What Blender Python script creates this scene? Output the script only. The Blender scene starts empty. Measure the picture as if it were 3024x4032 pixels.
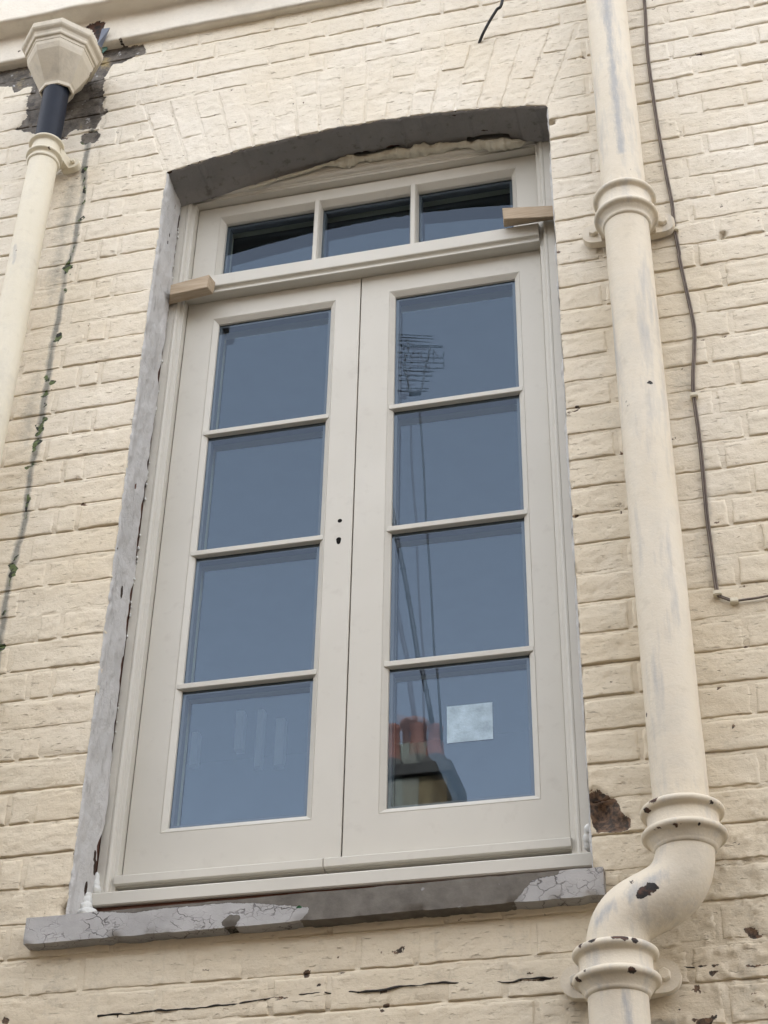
import bpy, bmesh, math, random
import numpy as np
from mathutils import Matrix, Vector

# ------------------------------------------------------------------ camera, sky, sun, exposure
scn = bpy.context.scene
F_PX, PW, PH = 6523.0, 3024.0, 4032.0
PITCH, ROLL, YAW = .6213, -.0216, .2521
CAM = np.array([0.868035, -2.94, 1.6])
def _rot(p, r, y):
    cr, sr, cp, sp, cy, sy = math.cos(r), math.sin(r), math.cos(p), math.sin(p), math.cos(y), math.sin(y)
    a = np.array([[cr,0,sr],[0,1,0],[-sr,0,cr]]); b = np.array([[1,0,0],[0,cp,-sp],[0,sp,cp]]); c = np.array([[cy,-sy,0],[sy,cy,0],[0,0,1]])
    return c @ b @ a
RM = _rot(PITCH, ROLL, YAW)
cd = bpy.data.cameras.new('camera'); cam = bpy.data.objects.new('camera', cd); scn.collection.objects.link(cam)
cam.matrix_world = Matrix([[RM[0,0], RM[0,2], -RM[0,1], CAM[0]], [RM[1,0], RM[1,2], -RM[1,1], CAM[1]], [RM[2,0], RM[2,2], -RM[2,1], CAM[2]], [0,0,0,1]])
cd.sensor_fit = 'HORIZONTAL'; cd.sensor_width = 36.0; cd.lens = F_PX / PW * 36.0; cd.clip_start = .05; cd.clip_end = 2000
scn.camera = cam
scn.render.resolution_x = 768; scn.render.resolution_y = 1024

SUN_EL, SUN_AZ = math.radians(50), math.radians(14)     # azimuth from +Y clockwise: the sun stands behind the house, so this wall lies in open shade
w = bpy.data.worlds.new('World'); scn.world = w; w.use_nodes = True
nt = w.node_tree; bg = nt.nodes['Background']
sky = nt.nodes.new('ShaderNodeTexSky'); sky.sky_type = 'NISHITA'; sky.sun_disc = False
sky.sun_elevation = SUN_EL; sky.sun_rotation = SUN_AZ; sky.dust_density = 4.0; sky.air_density = 1.0; sky.ozone_density = 1.0
hs = nt.nodes.new('ShaderNodeHueSaturation'); hs.inputs['Saturation'].default_value = .22    # hazy bright sky
nt.links.new(sky.outputs[0], hs.inputs['Color']); nt.links.new(hs.outputs[0], bg.inputs['Color'])
bg.inputs['Strength'].default_value = .14
sl = bpy.data.lights.new('sun', 'SUN'); so = bpy.data.objects.new('sun', sl); scn.collection.objects.link(so)
sl.energy = 3.0; sl.angle = math.radians(2.0); sl.color = (1.0, .93, .84)
sd = Vector((math.sin(SUN_AZ)*math.cos(SUN_EL), math.cos(SUN_AZ)*math.cos(SUN_EL), math.sin(SUN_EL)))
so.rotation_euler = sd.to_track_quat('Z', 'Y').to_euler(); so.location = (0, -6, 12)
scn.view_settings.view_transform = 'Standard'; scn.view_settings.look = 'None'
scn.view_settings.exposure = 2.93; scn.view_settings.gamma = 1.0; scn.view_settings.use_curve_mapping = False
scn.render.engine = 'CYCLES'
scn.cycles.max_bounces = 10; scn.cycles.transparent_max_bounces = 16; scn.cycles.glossy_bounces = 6

rnd = random.Random(7)
COL = scn.collection

# ------------------------------------------------------------------ small maths
def at(px, py, Y=0.0):                      # a point of the photograph laid on the plane y = Y
    d = RM @ np.array([(px - PW/2)/F_PX, 1.0, -(py - PH/2)/F_PX])
    t = (Y - CAM[1]) / d[1]
    return CAM + t*d
def proj(P):
    q = (np.asarray(P) - CAM) @ RM
    return np.stack([PW/2 + F_PX*q[...,0]/q[...,1], PH/2 - F_PX*q[...,2]/q[...,1]], -1)
ZR = {'a':(0,0,1100/1659),'b':(1000,0,1100/1659),'c':(1924,0,1100/1659),'d':(0,1000,1100/1659),'e':(1000,1000,1200/1659),'f':(1924,1000,1100/1659),
      'g':(0,2000,1100/1659),'h':(1200,2300,1000/1659),'i':(1924,2000,1100/1659),'j':(0,3032,1000/1659),'k':(900,3032,1000/1659),'l':(2024,3032,1000/1659),
      'p':(0,0,600/1659)}
def zz(r, x, y, Y=0.0):
    o = ZR[r]; return at(o[0] + x*o[2], o[1] + y*o[2], Y)
def zpoly(r, pts, Y=0.0):
    return np.array([zz(r, x, y, Y)[[0, 2]] for x, y in pts])

def _hash(ix, iy, iz, seed):
    h = (ix.astype(np.int64)*374761393 + iy.astype(np.int64)*668265263 + iz.astype(np.int64)*2147483647 + seed*974634777) & 0xffffffff
    h = ((h ^ (h >> 13))*1274126177) & 0xffffffff
    h = ((h ^ (h >> 16))*2246822519) & 0xffffffff
    return (h ^ (h >> 15)) & 0xffff
def vnoise(x, y, z=0.0, seed=0):            # value noise, -1..1
    x, y, z = np.broadcast_arrays(np.asarray(x, float), np.asarray(y, float), np.asarray(z, float))
    ix, iy, iz = np.floor(x), np.floor(y), np.floor(z)
    fx, fy, fz = x-ix, y-iy, z-iz
    fx, fy, fz = (t*t*t*(t*(t*6-15)+10) for t in (fx, fy, fz))
    r = 0
    for dx in (0, 1):
        for dy in (0, 1):
            for dz in (0, 1):
                wgt = (fx if dx else 1-fx)*(fy if dy else 1-fy)*(fz if dz else 1-fz)
                r = r + wgt*_hash(ix+dx, iy+dy, iz+dz, seed)
    return r/32767.5 - 1.0
def fbm(x, y, z=0.0, seed=0, octv=4, gain=.5):
    a, s, f, tot = 1.0, 0.0, 1.0, 0.0
    for o in range(octv):
        s = s + a*vnoise(np.asarray(x)*f, np.asarray(y)*f, np.asarray(z)*f, seed+o*17); tot += a; a *= gain; f *= 2.03
    return s/tot*1.5
def sstep(a, b, x):
    t = np.clip((x-a)/(b-a), 0, 1); return t*t*(3-2*t)
def sd_poly(px, pz, poly):                  # signed distance, negative inside
    px = np.asarray(px, float); pz = np.asarray(pz, float)
    d = np.full(px.shape, 1e9); inside = np.zeros(px.shape, bool); n = len(poly)
    for i in range(n):
        ax, az = poly[i]; bx, bz = poly[(i+1) % n]
        ex, ez = bx-ax, bz-az
        t = np.clip(((px-ax)*ex + (pz-az)*ez)/(ex*ex+ez*ez+1e-12), 0, 1)
        d = np.minimum(d, np.hypot(px-ax-t*ex, pz-az-t*ez))
        c = ((az > pz) != (bz > pz)) & (px < (bx-ax)*(pz-az)/((bz-az) if abs(bz-az) > 1e-12 else 1e-12) + ax)
        inside ^= c
    return np.where(inside, -d, d)
def sd_line(px, pz, pts):
    d = np.full(np.shape(px), 1e9)
    for (ax, az), (bx, bz) in zip(pts[:-1], pts[1:]):
        ex, ez = bx-ax, bz-az
        t = np.clip(((px-ax)*ex + (pz-az)*ez)/(ex*ex+ez*ez+1e-12), 0, 1)
        d = np.minimum(d, np.hypot(px-ax-t*ex, pz-az-t*ez))
    return d

# ------------------------------------------------------------------ object helpers
def mesh_obj(name, verts, faces, mat=None, parent=None, smooth=False, wear=None):
    me = bpy.data.meshes.new(name)
    me.from_pydata([tuple(v) for v in verts], [], [tuple(int(i) for i in f) for f in faces]); me.update()
    if mat: me.materials.append(mat)
    if smooth: me.polygons.foreach_set('use_smooth', [True]*len(me.polygons))
    if wear is not None:
        at_ = me.attributes.new('wear', 'FLOAT_COLOR', 'POINT'); at_.data.foreach_set('color', np.asarray(wear, np.float32).ravel())
    o = bpy.data.objects.new(name, me); COL.objects.link(o)
    if parent: o.parent = parent
    return o
def grid_mesh(name, P, mat, parent=None, wear=None, skip=None, smooth=True):
    n, m = P.shape[:2]
    idx = np.arange(n*m).reshape(n, m)
    q = np.stack([idx[:-1,:-1], idx[:-1,1:], idx[1:,1:], idx[1:,:-1]], -1)
    q = q[~skip] if skip is not None else q.reshape(-1, 4)
    used = np.zeros(n*m, bool); used[q.ravel()] = True
    remap = np.cumsum(used)-1
    V = P.reshape(-1, 3)[used]; W = wear.reshape(-1, 4)[used] if wear is not None else None
    me = bpy.data.meshes.new(name)
    q = remap[q]
    me.vertices.add(len(V)); me.vertices.foreach_set('co', V.astype(np.float32).ravel())
    me.loops.add(len(q)*4); me.loops.foreach_set('vertex_index', q.astype(np.int32).ravel())
    me.polygons.add(len(q)); me.polygons.foreach_set('loop_start', np.arange(0, len(q)*4, 4, dtype=np.int32))
    me.update(calc_edges=True)
    if smooth: me.polygons.foreach_set('use_smooth', [True]*len(q))
    if mat: me.materials.append(mat)
    if W is not None:
        a = me.attributes.new('wear', 'FLOAT_COLOR', 'POINT'); a.data.foreach_set('color', W.astype(np.float32).ravel())
    me.validate()
    o = bpy.data.objects.new(name, me); COL.objects.link(o)
    if parent: o.parent = parent
    return o
def empty(name, loc=(0,0,0)):
    o = bpy.data.objects.new(name, None); COL.objects.link(o); o.location = loc; o.empty_display_size = .1; return o
def under(o, p):                            # child keeps its world place
    o.parent = p; o.matrix_parent_inverse = Matrix.Translation(p.location).inverted()
def tag(o, label=None, cat=None, group=None, kind=None):
    if label: o['label'] = label
    if cat: o['category'] = cat
    if group: o['group'] = group
    if kind: o['kind'] = kind
    return o
def bm_obj(name, bm, mat, parent=None, smooth=False):
    bmesh.ops.recalc_face_normals(bm, faces=bm.faces)
    me = bpy.data.meshes.new(name); bm.to_mesh(me); bm.free()
    me.attributes.new('wear', 'FLOAT_COLOR', 'POINT').data.foreach_set('color', [0.0]*(4*len(me.vertices)))
    if mat: me.materials.append(mat)
    if smooth: me.polygons.foreach_set('use_smooth', [True]*len(me.polygons))
    o = bpy.data.objects.new(name, me); COL.objects.link(o)
    if parent: under(o, parent)
    return o
def bm_box(bm, x0, x1, y0, y1, z0, z1, bev=0.0):
    v = [bm.verts.new(p) for p in ((x0,y0,z0),(x1,y0,z0),(x1,y1,z0),(x0,y1,z0),(x0,y0,z1),(x1,y0,z1),(x1,y1,z1),(x0,y1,z1))]
    f = [bm.faces.new([v[i] for i in q]) for q in ((0,1,2,3),(4,7,6,5),(0,4,5,1),(1,5,6,2),(2,6,7,3),(3,7,4,0))]
    if bev:
        es = list({e for fc in f for e in fc.edges}); bmesh.ops.bevel(bm, geom=es, offset=bev, segments=2, affect='EDGES')
def box(name, x0, x1, y0, y1, z0, z1, mat, parent=None, bev=.0012):
    bm = bmesh.new(); bm_box(bm, x0, x1, y0, y1, z0, z1, bev); return bm_obj(name, bm, mat, parent)
def extrude_prof(name, prof, axis, a0, a1, mat, parent=None, m0=None, m1=None, smooth=False):
    """closed profile; axis 'x': prof=(y,z); axis 'z': prof=(x,y). m0/m1: extra end offset as a function of profile point (mitres)."""
    bm = bmesh.new(); ends = []
    for a, m in ((a0, m0), (a1, m1)):
        ring = []
        for p in prof:
            s = a + (m(p) if m else 0)
            ring.append(bm.verts.new((s, p[0], p[1]) if axis == 'x' else (p[0], p[1], s)))
        ends.append(ring)
    n = len(prof)
    for i in range(n):
        bm.faces.new([ends[0][i], ends[0][(i+1) % n], ends[1][(i+1) % n], ends[1][i]])
    bm.faces.new(ends[0][::-1]); bm.faces.new(ends[1])
    return bm_obj(name, bm, mat, parent, smooth)
def ring_frame(name, x0, x1, z0, z1, prof, mat, parent=None, closed=False):
    """mitred rectangular ring; prof = [(inset, y), ...] from the outside in"""
    bm = bmesh.new(); rows = []
    for ins, y in prof:
        rows.append([bm.verts.new(p) for p in ((x0+ins,y,z0+ins),(x1-ins,y,z0+ins),(x1-ins,y,z1-ins),(x0+ins,y,z1-ins))])
    rr = rows + ([rows[0]] if closed else [])
    for a, b in zip(rr[:-1], rr[1:]):
        for i in range(4):
            j = (i+1) % 4; bm.faces.new([a[i], a[j], b[j], b[i]])
    return bm_obj(name, bm, mat, parent)
def tube(pts, r, seg=12, caps=True, closed_smooth=True):
    """verts, faces of a swept tube; r a number or list"""
    pts = [np.asarray(p, float) for p in pts]; n = len(pts)
    rs = [r]*n if np.isscalar(r) else list(r)
    V, Fc = [], []
    up = np.array([0.0, 1.0, 0.0])
    for i, p in enumerate(pts):
        t = pts[min(i+1, n-1)] - pts[max(i-1, 0)]; t = t/np.linalg.norm(t)
        u = up - t*np.dot(up, t)
        if np.linalg.norm(u) < 1e-3: u = np.array([1.0,0,0]) - t*t[0]
        u /= np.linalg.norm(u); v = np.cross(t, u)
        for k in range(seg):
            a = 2*math.pi*k/seg; V.append(p + rs[i]*(math.cos(a)*u + math.sin(a)*v))
    for i in range(n-1):
        for k in range(seg):
            k2 = (k+1) % seg; Fc.append((i*seg+k, i*seg+k2, (i+1)*seg+k2, (i+1)*seg+k))
    if caps: Fc.append(tuple(range(seg))[::-1]); Fc.append(tuple((n-1)*seg+k for k in range(seg)))
    return V, Fc
def join(parts):
    V, Fc = [], []
    for v, f in parts:
        o = len(V); V += list(v); Fc += [tuple(i+o for i in q) for q in f]
    return V, Fc
def lathe(cx, cy, prof, seg=72, ang0=0.0):
    V, Fc = [], []
    for r, z in prof:
        for k in range(seg):
            a = ang0 + 2*math.pi*k/seg; V.append((cx + r*math.cos(a), cy + r*math.sin(a), z))
    for i in range(len(prof)-1):
        for k in range(seg):
            k2 = (k+1) % seg; Fc.append((i*seg+k, i*seg+k2, (i+1)*seg+k2, (i+1)*seg+k))
    return V, Fc
def smooth_path(pts, n=8):                  # Catmull-Rom
    P = [np.asarray(p, float) for p in pts]; P = [2*P[0]-P[1]] + P + [2*P[-1]-P[-2]]; out = []
    for i in range(1, len(P)-2):
        for k in range(n):
            t = k/n
            out.append(.5*((2*P[i]) + (-P[i-1]+P[i+1])*t + (2*P[i-1]-5*P[i]+4*P[i+1]-P[i+2])*t*t + (-P[i-1]+3*P[i]-3*P[i+1]+P[i+2])*t**3))
    out.append(P[-2]); return out
def blob(centres, seed, sub=3, rough=.25):   # lumps of foam: displaced balls in one mesh
    parts = []
    for (c, r) in centres:
        bm = bmesh.new(); bmesh.ops.create_icosphere(bm, subdivisions=sub, radius=1.0)
        V = np.array([v.co[:] for v in bm.verts]); Fc = [tuple(v.index for v in f.verts) for f in bm.faces]; bm.free()
        d = 1 + rough*fbm(V[:,0]*1.7+c[0]*40, V[:,1]*1.7, V[:,2]*1.7, seed, 3)
        rr = np.array(r if not np.isscalar(r) else (r, r, r))
        parts.append(((V*d[:,None])*rr + np.array(c), Fc))
    return join(parts)

# ------------------------------------------------------------------ materials
def new_mat(name):
    m = bpy.data.materials.new(name); m.use_nodes = True; return m, m.node_tree, m.node_tree.nodes['Principled BSDF']
class NB:
    def __init__(s, nt): s.nt = nt; s.pos = nt.nodes.new('ShaderNodeNewGeometry').outputs['Position']
    def link(s, a, b): s.nt.links.new(a, b)
    def mapv(s, scale, rot=(0,0,0)):
        n = s.nt.nodes.new('ShaderNodeMapping'); n.inputs['Scale'].default_value = scale; n.inputs['Rotation'].default_value = rot; s.link(s.pos, n.inputs['Vector']); return n.outputs[0]
    def noise(s, scale, detail=4, rough=.55, vec=None, dist=0.0):
        n = s.nt.nodes.new('ShaderNodeTexNoise'); n.inputs['Scale'].default_value = scale; n.inputs['Detail'].default_value = detail
        n.inputs['Roughness'].default_value = rough; n.inputs['Distortion'].default_value = dist; s.link(vec if vec is not None else s.pos, n.inputs['Vector']); return n.outputs['Fac']
    def vor(s, scale, feature='F1', vec=None, rand=1.0):
        n = s.nt.nodes.new('ShaderNodeTexVoronoi'); n.feature = feature; n.inputs['Scale'].default_value = scale; n.inputs['Randomness'].default_value = rand
        s.link(vec if vec is not None else s.pos, n.inputs['Vector']); return n.outputs['Distance']
    def ramp(s, fac, a, b, ca=(0,0,0,1), cb=(1,1,1,1), inter='LINEAR'):
        n = s.nt.nodes.new('ShaderNodeValToRGB'); n.color_ramp.interpolation = inter
        n.color_ramp.elements[0].position = a; n.color_ramp.elements[1].position = b
        n.color_ramp.elements[0].color = ca; n.color_ramp.elements[1].color = cb; s.link(fac, n.inputs[0]); return n.outputs[0]
    def math(s, op, a, b=None, c=None, clamp=False):
        n = s.nt.nodes.new('ShaderNodeMath'); n.operation = op; n.use_clamp = clamp
        for i, v in enumerate((a, b, c)):
            if v is None: continue
            if isinstance(v, (int, float)): n.inputs[i].default_value = v
            else: s.link(v, n.inputs[i])
        return n.outputs[0]
    def mix(s, fac, a, b, mode='MIX'):
        n = s.nt.nodes.new('ShaderNodeMix'); n.data_type = 'RGBA'; n.blend_type = mode
        if isinstance(fac, (int, float)): n.inputs[0].default_value = fac
        else: s.link(fac, n.inputs[0])
        for i, v in ((6, a), (7, b)):
            if isinstance(v, tuple): n.inputs[i].default_value = v if len(v) == 4 else v + (1,)
            else: s.link(v, n.inputs[i])
        return n.outputs[2]
    def attr(s, name='wear'):
        n = s.nt.nodes.new('ShaderNodeAttribute'); n.attribute_name = name
        sp = s.nt.nodes.new('ShaderNodeSeparateColor'); s.link(n.outputs['Color'], sp.inputs[0])
        return sp.outputs[0], sp.outputs[1], sp.outputs[2], n.outputs['Alpha']
    def bump(s, height, strength, dist, prev=None):
        n = s.nt.nodes.new('ShaderNodeBump'); n.inputs['Strength'].default_value = strength; n.inputs['Distance'].default_value = dist
        s.link(height, n.inputs['Height'])
        if prev is not None: s.link(prev, n.inputs['Normal'])
        return n.outputs[0]
    def objrand(s):
        return s.nt.nodes.new('ShaderNodeObjectInfo').outputs['Random']

def wall_material():
    m, nt, b = new_mat('cream_masonry_paint'); k = NB(nt)
    n1 = k.noise(2.2, 5, .6); n2 = k.noise(14, 5, .65); n3 = k.noise(55, 4, .6)
    col = k.mix(k.ramp(n1, .35, .68), (.685, .60, .465), (.75, .69, .59))
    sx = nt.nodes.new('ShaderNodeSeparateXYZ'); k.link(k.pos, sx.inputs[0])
    height_mix = k.ramp(k.math('ADD', k.math('MULTIPLY', k.math('SUBTRACT', sx.outputs[2], 2.6), .33), k.math('MULTIPLY', k.math('SUBTRACT', n1, .5), .9)), .2, .75)  # wall colour turns darker and yellower towards the bottom, broken up by noise
    col = k.mix(height_mix, k.mix(.65, col, (.62, .52, .365)), col)
    col = k.mix(k.math('MULTIPLY', k.ramp(n2, .5, .78), .5), col, (.60, .53, .41))
    col = k.mix(k.math('MULTIPLY', k.ramp(k.objrand(), 0, 1), .22), col, (.63, .575, .46))
    col = k.mix(k.math('MULTIPLY', k.ramp(n3, .56, .78), .5), col, (.47, .40, .29))
    nick = k.math('MULTIPLY', k.ramp(k.noise(1.0, 4, .6, k.mapv((34, 34, 150)), .4), .62, .68), k.ramp(k.noise(6, 4, .6), .36, .52))
    col = k.mix(k.math('MULTIPLY', nick, .5), col, (.36, .27, .19))
    R, G, B, A = k.attr()
    fine = k.noise(190, 4, .65); med = k.noise(60, 5, .7)
    jit = k.math('ADD', k.math('MULTIPLY', k.math('SUBTRACT', fine, .5), .35), k.math('MULTIPLY', k.math('SUBTRACT', med, .5), .5))
    # grey grime with a shape of its own
    st = k.math('MULTIPLY', k.ramp(k.math('ADD', G, k.math('MULTIPLY', k.math('SUBTRACT', med, .5), .6)), .15, .75), .9)
    col = k.mix(st, col, (.20, .195, .17))
    moss = k.ramp(k.math('ADD', B, jit), .47, .53)
    mcol = k.mix(k.ramp(k.noise(70, 3), .45, .55), (.018, .018, .015), (.10, .13, .045))
    col = k.mix(moss, col, mcol)
    chip = k.ramp(k.math('ADD', A, k.math('MULTIPLY', jit, 1.5)), .48, .53)
    ccol = k.mix(k.ramp(k.noise(90, 4), .4, .62), (.050, .037, .028), (.19, .115, .070))
    col = k.mix(chip, col, ccol)
    bare = k.ramp(k.math('ADD', R, jit), .47, .53)
    bn = k.noise(22, 6, .7)
    bcol = k.mix(k.ramp(bn, .38, .62), (.055, .047, .040), (.175, .152, .125))
    bcol = k.mix(k.ramp(k.noise(11, 4, .6), .60, .68), bcol, (.30, .235, .12))
    bcol = k.mix(k.ramp(k.noise(33, 4, .6), .64, .70), bcol, (.46, .46, .46))
    col = k.mix(bare, col, bcol)
    k.link(col, b.inputs['Base Color'])
    b.inputs['Roughness'].default_value = .62; b.inputs['Specular IOR Level'].default_value = .32
    strk = k.noise(1.0, 5, .62, k.mapv((16, 30, 105)), .6)
    pits = k.math('SUBTRACT', 1, k.ramp(k.vor(75), .0, .30))
    bmp = k.bump(k.math('SUBTRACT', 1, nick), .75, .0030)
    bmp = k.bump(strk, .22, .0045, bmp)
    bmp = k.bump(k.noise(130, 6, .70), .55, .0030, bmp)
    gate = k.ramp(k.noise(9, 3), .5, .62)
    bmp = k.bump(k.math('MULTIPLY', pits, gate), -.55 if False else .5, .0025, bmp) if False else k.bump(k.math('MULTIPLY', k.math('SUBTRACT', 1, pits), 1.0), .28, .002, bmp)
    k.link(bmp, b.inputs['Normal'])
    return m
def plaster_material(name, ca, cb, dark):
    m, nt, b = new_mat(name); k = NB(nt)
    col = k.mix(k.ramp(k.noise(9, 5, .6), .35, .68), ca, cb)
    streak = k.noise(1.0, 4, .6, k.mapv((45, 45, 14), (0, .6, 0)))
    col = k.mix(k.math('MULTIPLY', k.ramp(streak, .58, .70), .65), col, dark)
    R, G, B, A = k.attr()
    jit = k.math('MULTIPLY', k.math('SUBTRACT', k.noise(120, 4, .65), .5), .6)
    col = k.mix(k.ramp(k.math('ADD', A, jit), .48, .53), col, (.045, .028, .02))
    k.link(col, b.inputs['Base Color']); b.inputs['Roughness'].default_value = .8; b.inputs['Specular IOR Level'].default_value = .2
    bm_ = k.bump(k.noise(34, 6, .7), .85, .006); bm_ = k.bump(k.noise(180, 4, .65), .5, .0015, bm_); k.link(bm_, b.inputs['Normal'])
    return m
def joinery_material():
    m, nt, b = new_mat('greige_joinery_paint'); k = NB(nt)
    col = k.mix(k.ramp(k.noise(3.5, 4, .5), .35, .7), (.545, .517, .452), (.585, .557, .492))
    col = k.mix(k.math('MULTIPLY', k.ramp(k.noise(30, 5, .6), .58, .78), .30), col, (.40, .36, .31))
    k.link(col, b.inputs['Base Color']); b.inputs['Roughness'].default_value = .42; b.inputs['Specular IOR Level'].default_value = .4
    k.link(k.bump(k.noise(300, 3, .6), .12, .0006), b.inputs['Normal'])
    return m
def pipe_material(name, ca, cb, grey, gs):
    m, nt, b = new_mat(name); k = NB(nt)
    col = k.mix(k.ramp(k.noise(4, 5, .6), .35, .68), ca, cb)
    v = k.mapv((14, 14, 2.2))
    g = k.ramp(k.noise(1.6, 6, .66, v), .52, .72)
    R, G, B, A = k.attr()
    jit = k.math('MULTIPLY', k.math('SUBTRACT', k.noise(95, 5, .72), .5), 1.35)
    col = k.mix(k.math('MULTIPLY', g, gs), col, grey)
    col = k.mix(k.math('MULTIPLY', k.ramp(k.math('ADD', G, k.math('MULTIPLY', k.math('SUBTRACT', k.noise(1.0, 6, .72, k.mapv((90, 90, 22))), .5), 1.3)), .3, .75), .75), col, grey)
    col = k.mix(k.math('MULTIPLY', k.ramp(k.noise(26, 5, .6), .60, .8), .35), col, (.40, .34, .25))
    col = k.mix(k.math('MULTIPLY', k.ramp(k.noise(8, 6, .7), .50, .70), .40), col, (.47, .43, .36))
    rust = k.mix(k.ramp(k.noise(60, 4), .42, .6), (.022, .019, .018), (.085, .042, .028))
    col = k.mix(k.ramp(k.math('ADD', A, jit), .47, .53), col, rust)
    k.link(col, b.inputs['Base Color']); b.inputs['Roughness'].default_value = .60; b.inputs['Specular IOR Level'].default_value = .28
    bm_ = k.bump(k.noise(30, 5, .62), .5, .004); bm_ = k.bump(k.noise(160, 4, .6), .35, .0015, bm_); k.link(bm_, b.inputs['Normal'])
    return m
def stone_material():
    m, nt, b = new_mat('painted_sill_stone'); k = NB(nt)
    R, G, B, A = k.attr()
    stone = k.mix(k.ramp(k.noise(18, 6, .65), .35, .65), (.115, .103, .088), (.185, .168, .145))
    stone = k.mix(k.ramp(k.noise(26, 4, .6), .66, .74), stone, (.36, .36, .36))
    paint = k.mix(k.ramp(k.noise(12, 4, .6), .35, .65), (.345, .335, .325), (.425, .412, .40))
    vv = k.mapv((1.0, 1.0, 1.35))
    wn = nt.nodes.new('ShaderNodeTexNoise'); wn.inputs['Scale'].default_value = 26; wn.inputs['Detail'].default_value = 3; k.link(vv, wn.inputs['Vector'])
    mx = nt.nodes.new('ShaderNodeMix'); mx.data_type = 'VECTOR'; mx.inputs[0].default_value = .045; k.link(vv, mx.inputs[4]); k.link(wn.outputs['Color'], mx.inputs[5])
    crk = k.vor(52, 'DISTANCE_TO_EDGE', mx.outputs[1])
    gate = k.ramp(k.noise(21, 4), .46, .60)
    line = k.math('MULTIPLY', k.math('SUBTRACT', 1, k.ramp(crk, .010, .045)), gate)
    crk2 = k.vor(24, 'DISTANCE_TO_EDGE', mx.outputs[1]); gate2 = k.ramp(k.noise(8, 4, .6), .47, .56)
    line = k.math('MAXIMUM', k.math('MULTIPLY', line, k.ramp(k.noise(11, 3), .42, .6)), k.math('MULTIPLY', k.math('SUBTRACT', 1, k.ramp(crk2, .008, .032)), gate2))
    paint = k.mix(line, paint, (.15, .14, .135))
    jit = k.math('MULTIPLY', k.math('SUBTRACT', k.noise(95, 4, .65), .5), .5)
    pm = k.ramp(k.math('ADD', R, jit), .48, .52)
    col = k.mix(pm, stone, paint)
    col = k.mix(k.ramp(k.math('ADD', B, jit), .48, .53), col, (.02, .085, .03))
    col = k.mix(k.ramp(k.math('ADD', A, jit), .46, .54), col, (.025, .024, .022))
    k.link(col, b.inputs['Base Color']); b.inputs['Roughness'].default_value = .8; b.inputs['Specular IOR Level'].default_value = .2
    h = k.math('SUBTRACT', k.math('MULTIPLY', pm, .6), k.math('MULTIPLY', k.math('MULTIPLY', line, pm), .6))
    bm_ = k.bump(h, .8, .003); bm_ = k.bump(k.noise(110, 5, .65), .35, .002, bm_); k.link(bm_, b.inputs['Normal'])
    return m
def plain(name, col, rough=.6, spec=.3, var=.15, scale=20, bump=.2, bd=.001, metal=0.0):
    m, nt, b = new_mat(name); k = NB(nt)
    c2 = tuple(c*(1-var) for c in col)
    k.link(k.mix(k.ramp(k.noise(scale, 5, .6), .3, .7), c2, col), b.inputs['Base Color'])
    b.inputs['Roughness'].default_value = rough; b.inputs['Specular IOR Level'].default_value = spec; b.inputs['Metallic'].default_value = metal
    if bump: k.link(k.bump(k.noise(scale*6, 4, .6), bump, bd), b.inputs['Normal'])
    return m
def wood_material():
    m, nt, b = new_mat('raw_softwood'); k = NB(nt)
    g = k.noise(1.0, 5, .6, k.mapv((9, 130, 150)), 1.0)
    col = k.mix(k.ramp(g, .3, .7), (.34, .255, .17), (.50, .405, .295))
    k.link(col, b.inputs['Base Color']); b.inputs['Roughness'].default_value = .7; b.inputs['Specular IOR Level'].default_value = .2
    k.link(k.bump(g, .3, .001), b.inputs['Normal']); return m
def glass_material():
    m = bpy.data.materials.new('sky_tinted_glass'); m.use_nodes = True; nt = m.node_tree
    for n in list(nt.nodes): nt.nodes.remove(n)
    out = nt.nodes.new('ShaderNodeOutputMaterial'); mix = nt.nodes.new('ShaderNodeMixShader')
    lw = nt.nodes.new('ShaderNodeLayerWeight'); lw.inputs['Blend'].default_value = .5
    tr = nt.nodes.new('ShaderNodeBsdfTransparent'); tr.inputs['Color'].default_value = (.80, .86, .86, 1)
    gl = nt.nodes.new('ShaderNodeBsdfGlossy'); gl.inputs['Roughness'].default_value = 0.0; gl.inputs['Color'].default_value = (.62, .75, .95, 1)  # blue of the mirrored sky is put into the gloss colour
    k = NB(nt); bp = k.bump(k.noise(2.0, 1, .4), .012, .004)
    nt.links.new(bp, gl.inputs['Normal'])
    fr = k.math('MULTIPLY_ADD', k.math('POWER', lw.outputs['Facing'], 5.0), .92, .056)
    nt.links.new(fr, mix.inputs[0]); nt.links.new(tr.outputs[0], mix.inputs[1]); nt.links.new(gl.outputs[0], mix.inputs[2]); nt.links.new(mix.outputs[0], out.inputs[0])
    return m
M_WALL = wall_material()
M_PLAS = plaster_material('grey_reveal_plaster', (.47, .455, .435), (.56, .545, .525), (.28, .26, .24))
M_SOFF = plaster_material('shaded_soffit_plaster', (.225, .217, .210), (.265, .255, .247), (.13, .12, .11))  # darker copy of the reveal plaster: the soffit's shade is in its colour
M_JOIN = joinery_material()
M_SOIL = pipe_material('soil_pipe_paint', (.63, .555, .435), (.68, .615, .505), (.33, .335, .345), .6)
M_RAIN = pipe_material('rain_pipe_paint', (.66, .60, .47), (.71, .655, .53), (.42, .40, .37), .2)
M_HOP = pipe_material('hopper_paint', (.50, .44, .34), (.58, .52, .42), (.33, .29, .24), .55)
M_STONE = stone_material()
M_TRIM = pipe_material('string_course_paint', (.70, .64, .54), (.76, .71, .62), (.55, .50, .42), .2)
M_GLASS = glass_material()
M_SPACER = plain('spacer_bar_grey', (.10, .11, .13), .45, .4, .1, 30, 0)
M_WOOD = wood_material()
M_BROWN = plain('bare_hardwood', (.115, .048, .028), .6, .3, .35, 25, .2)
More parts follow.
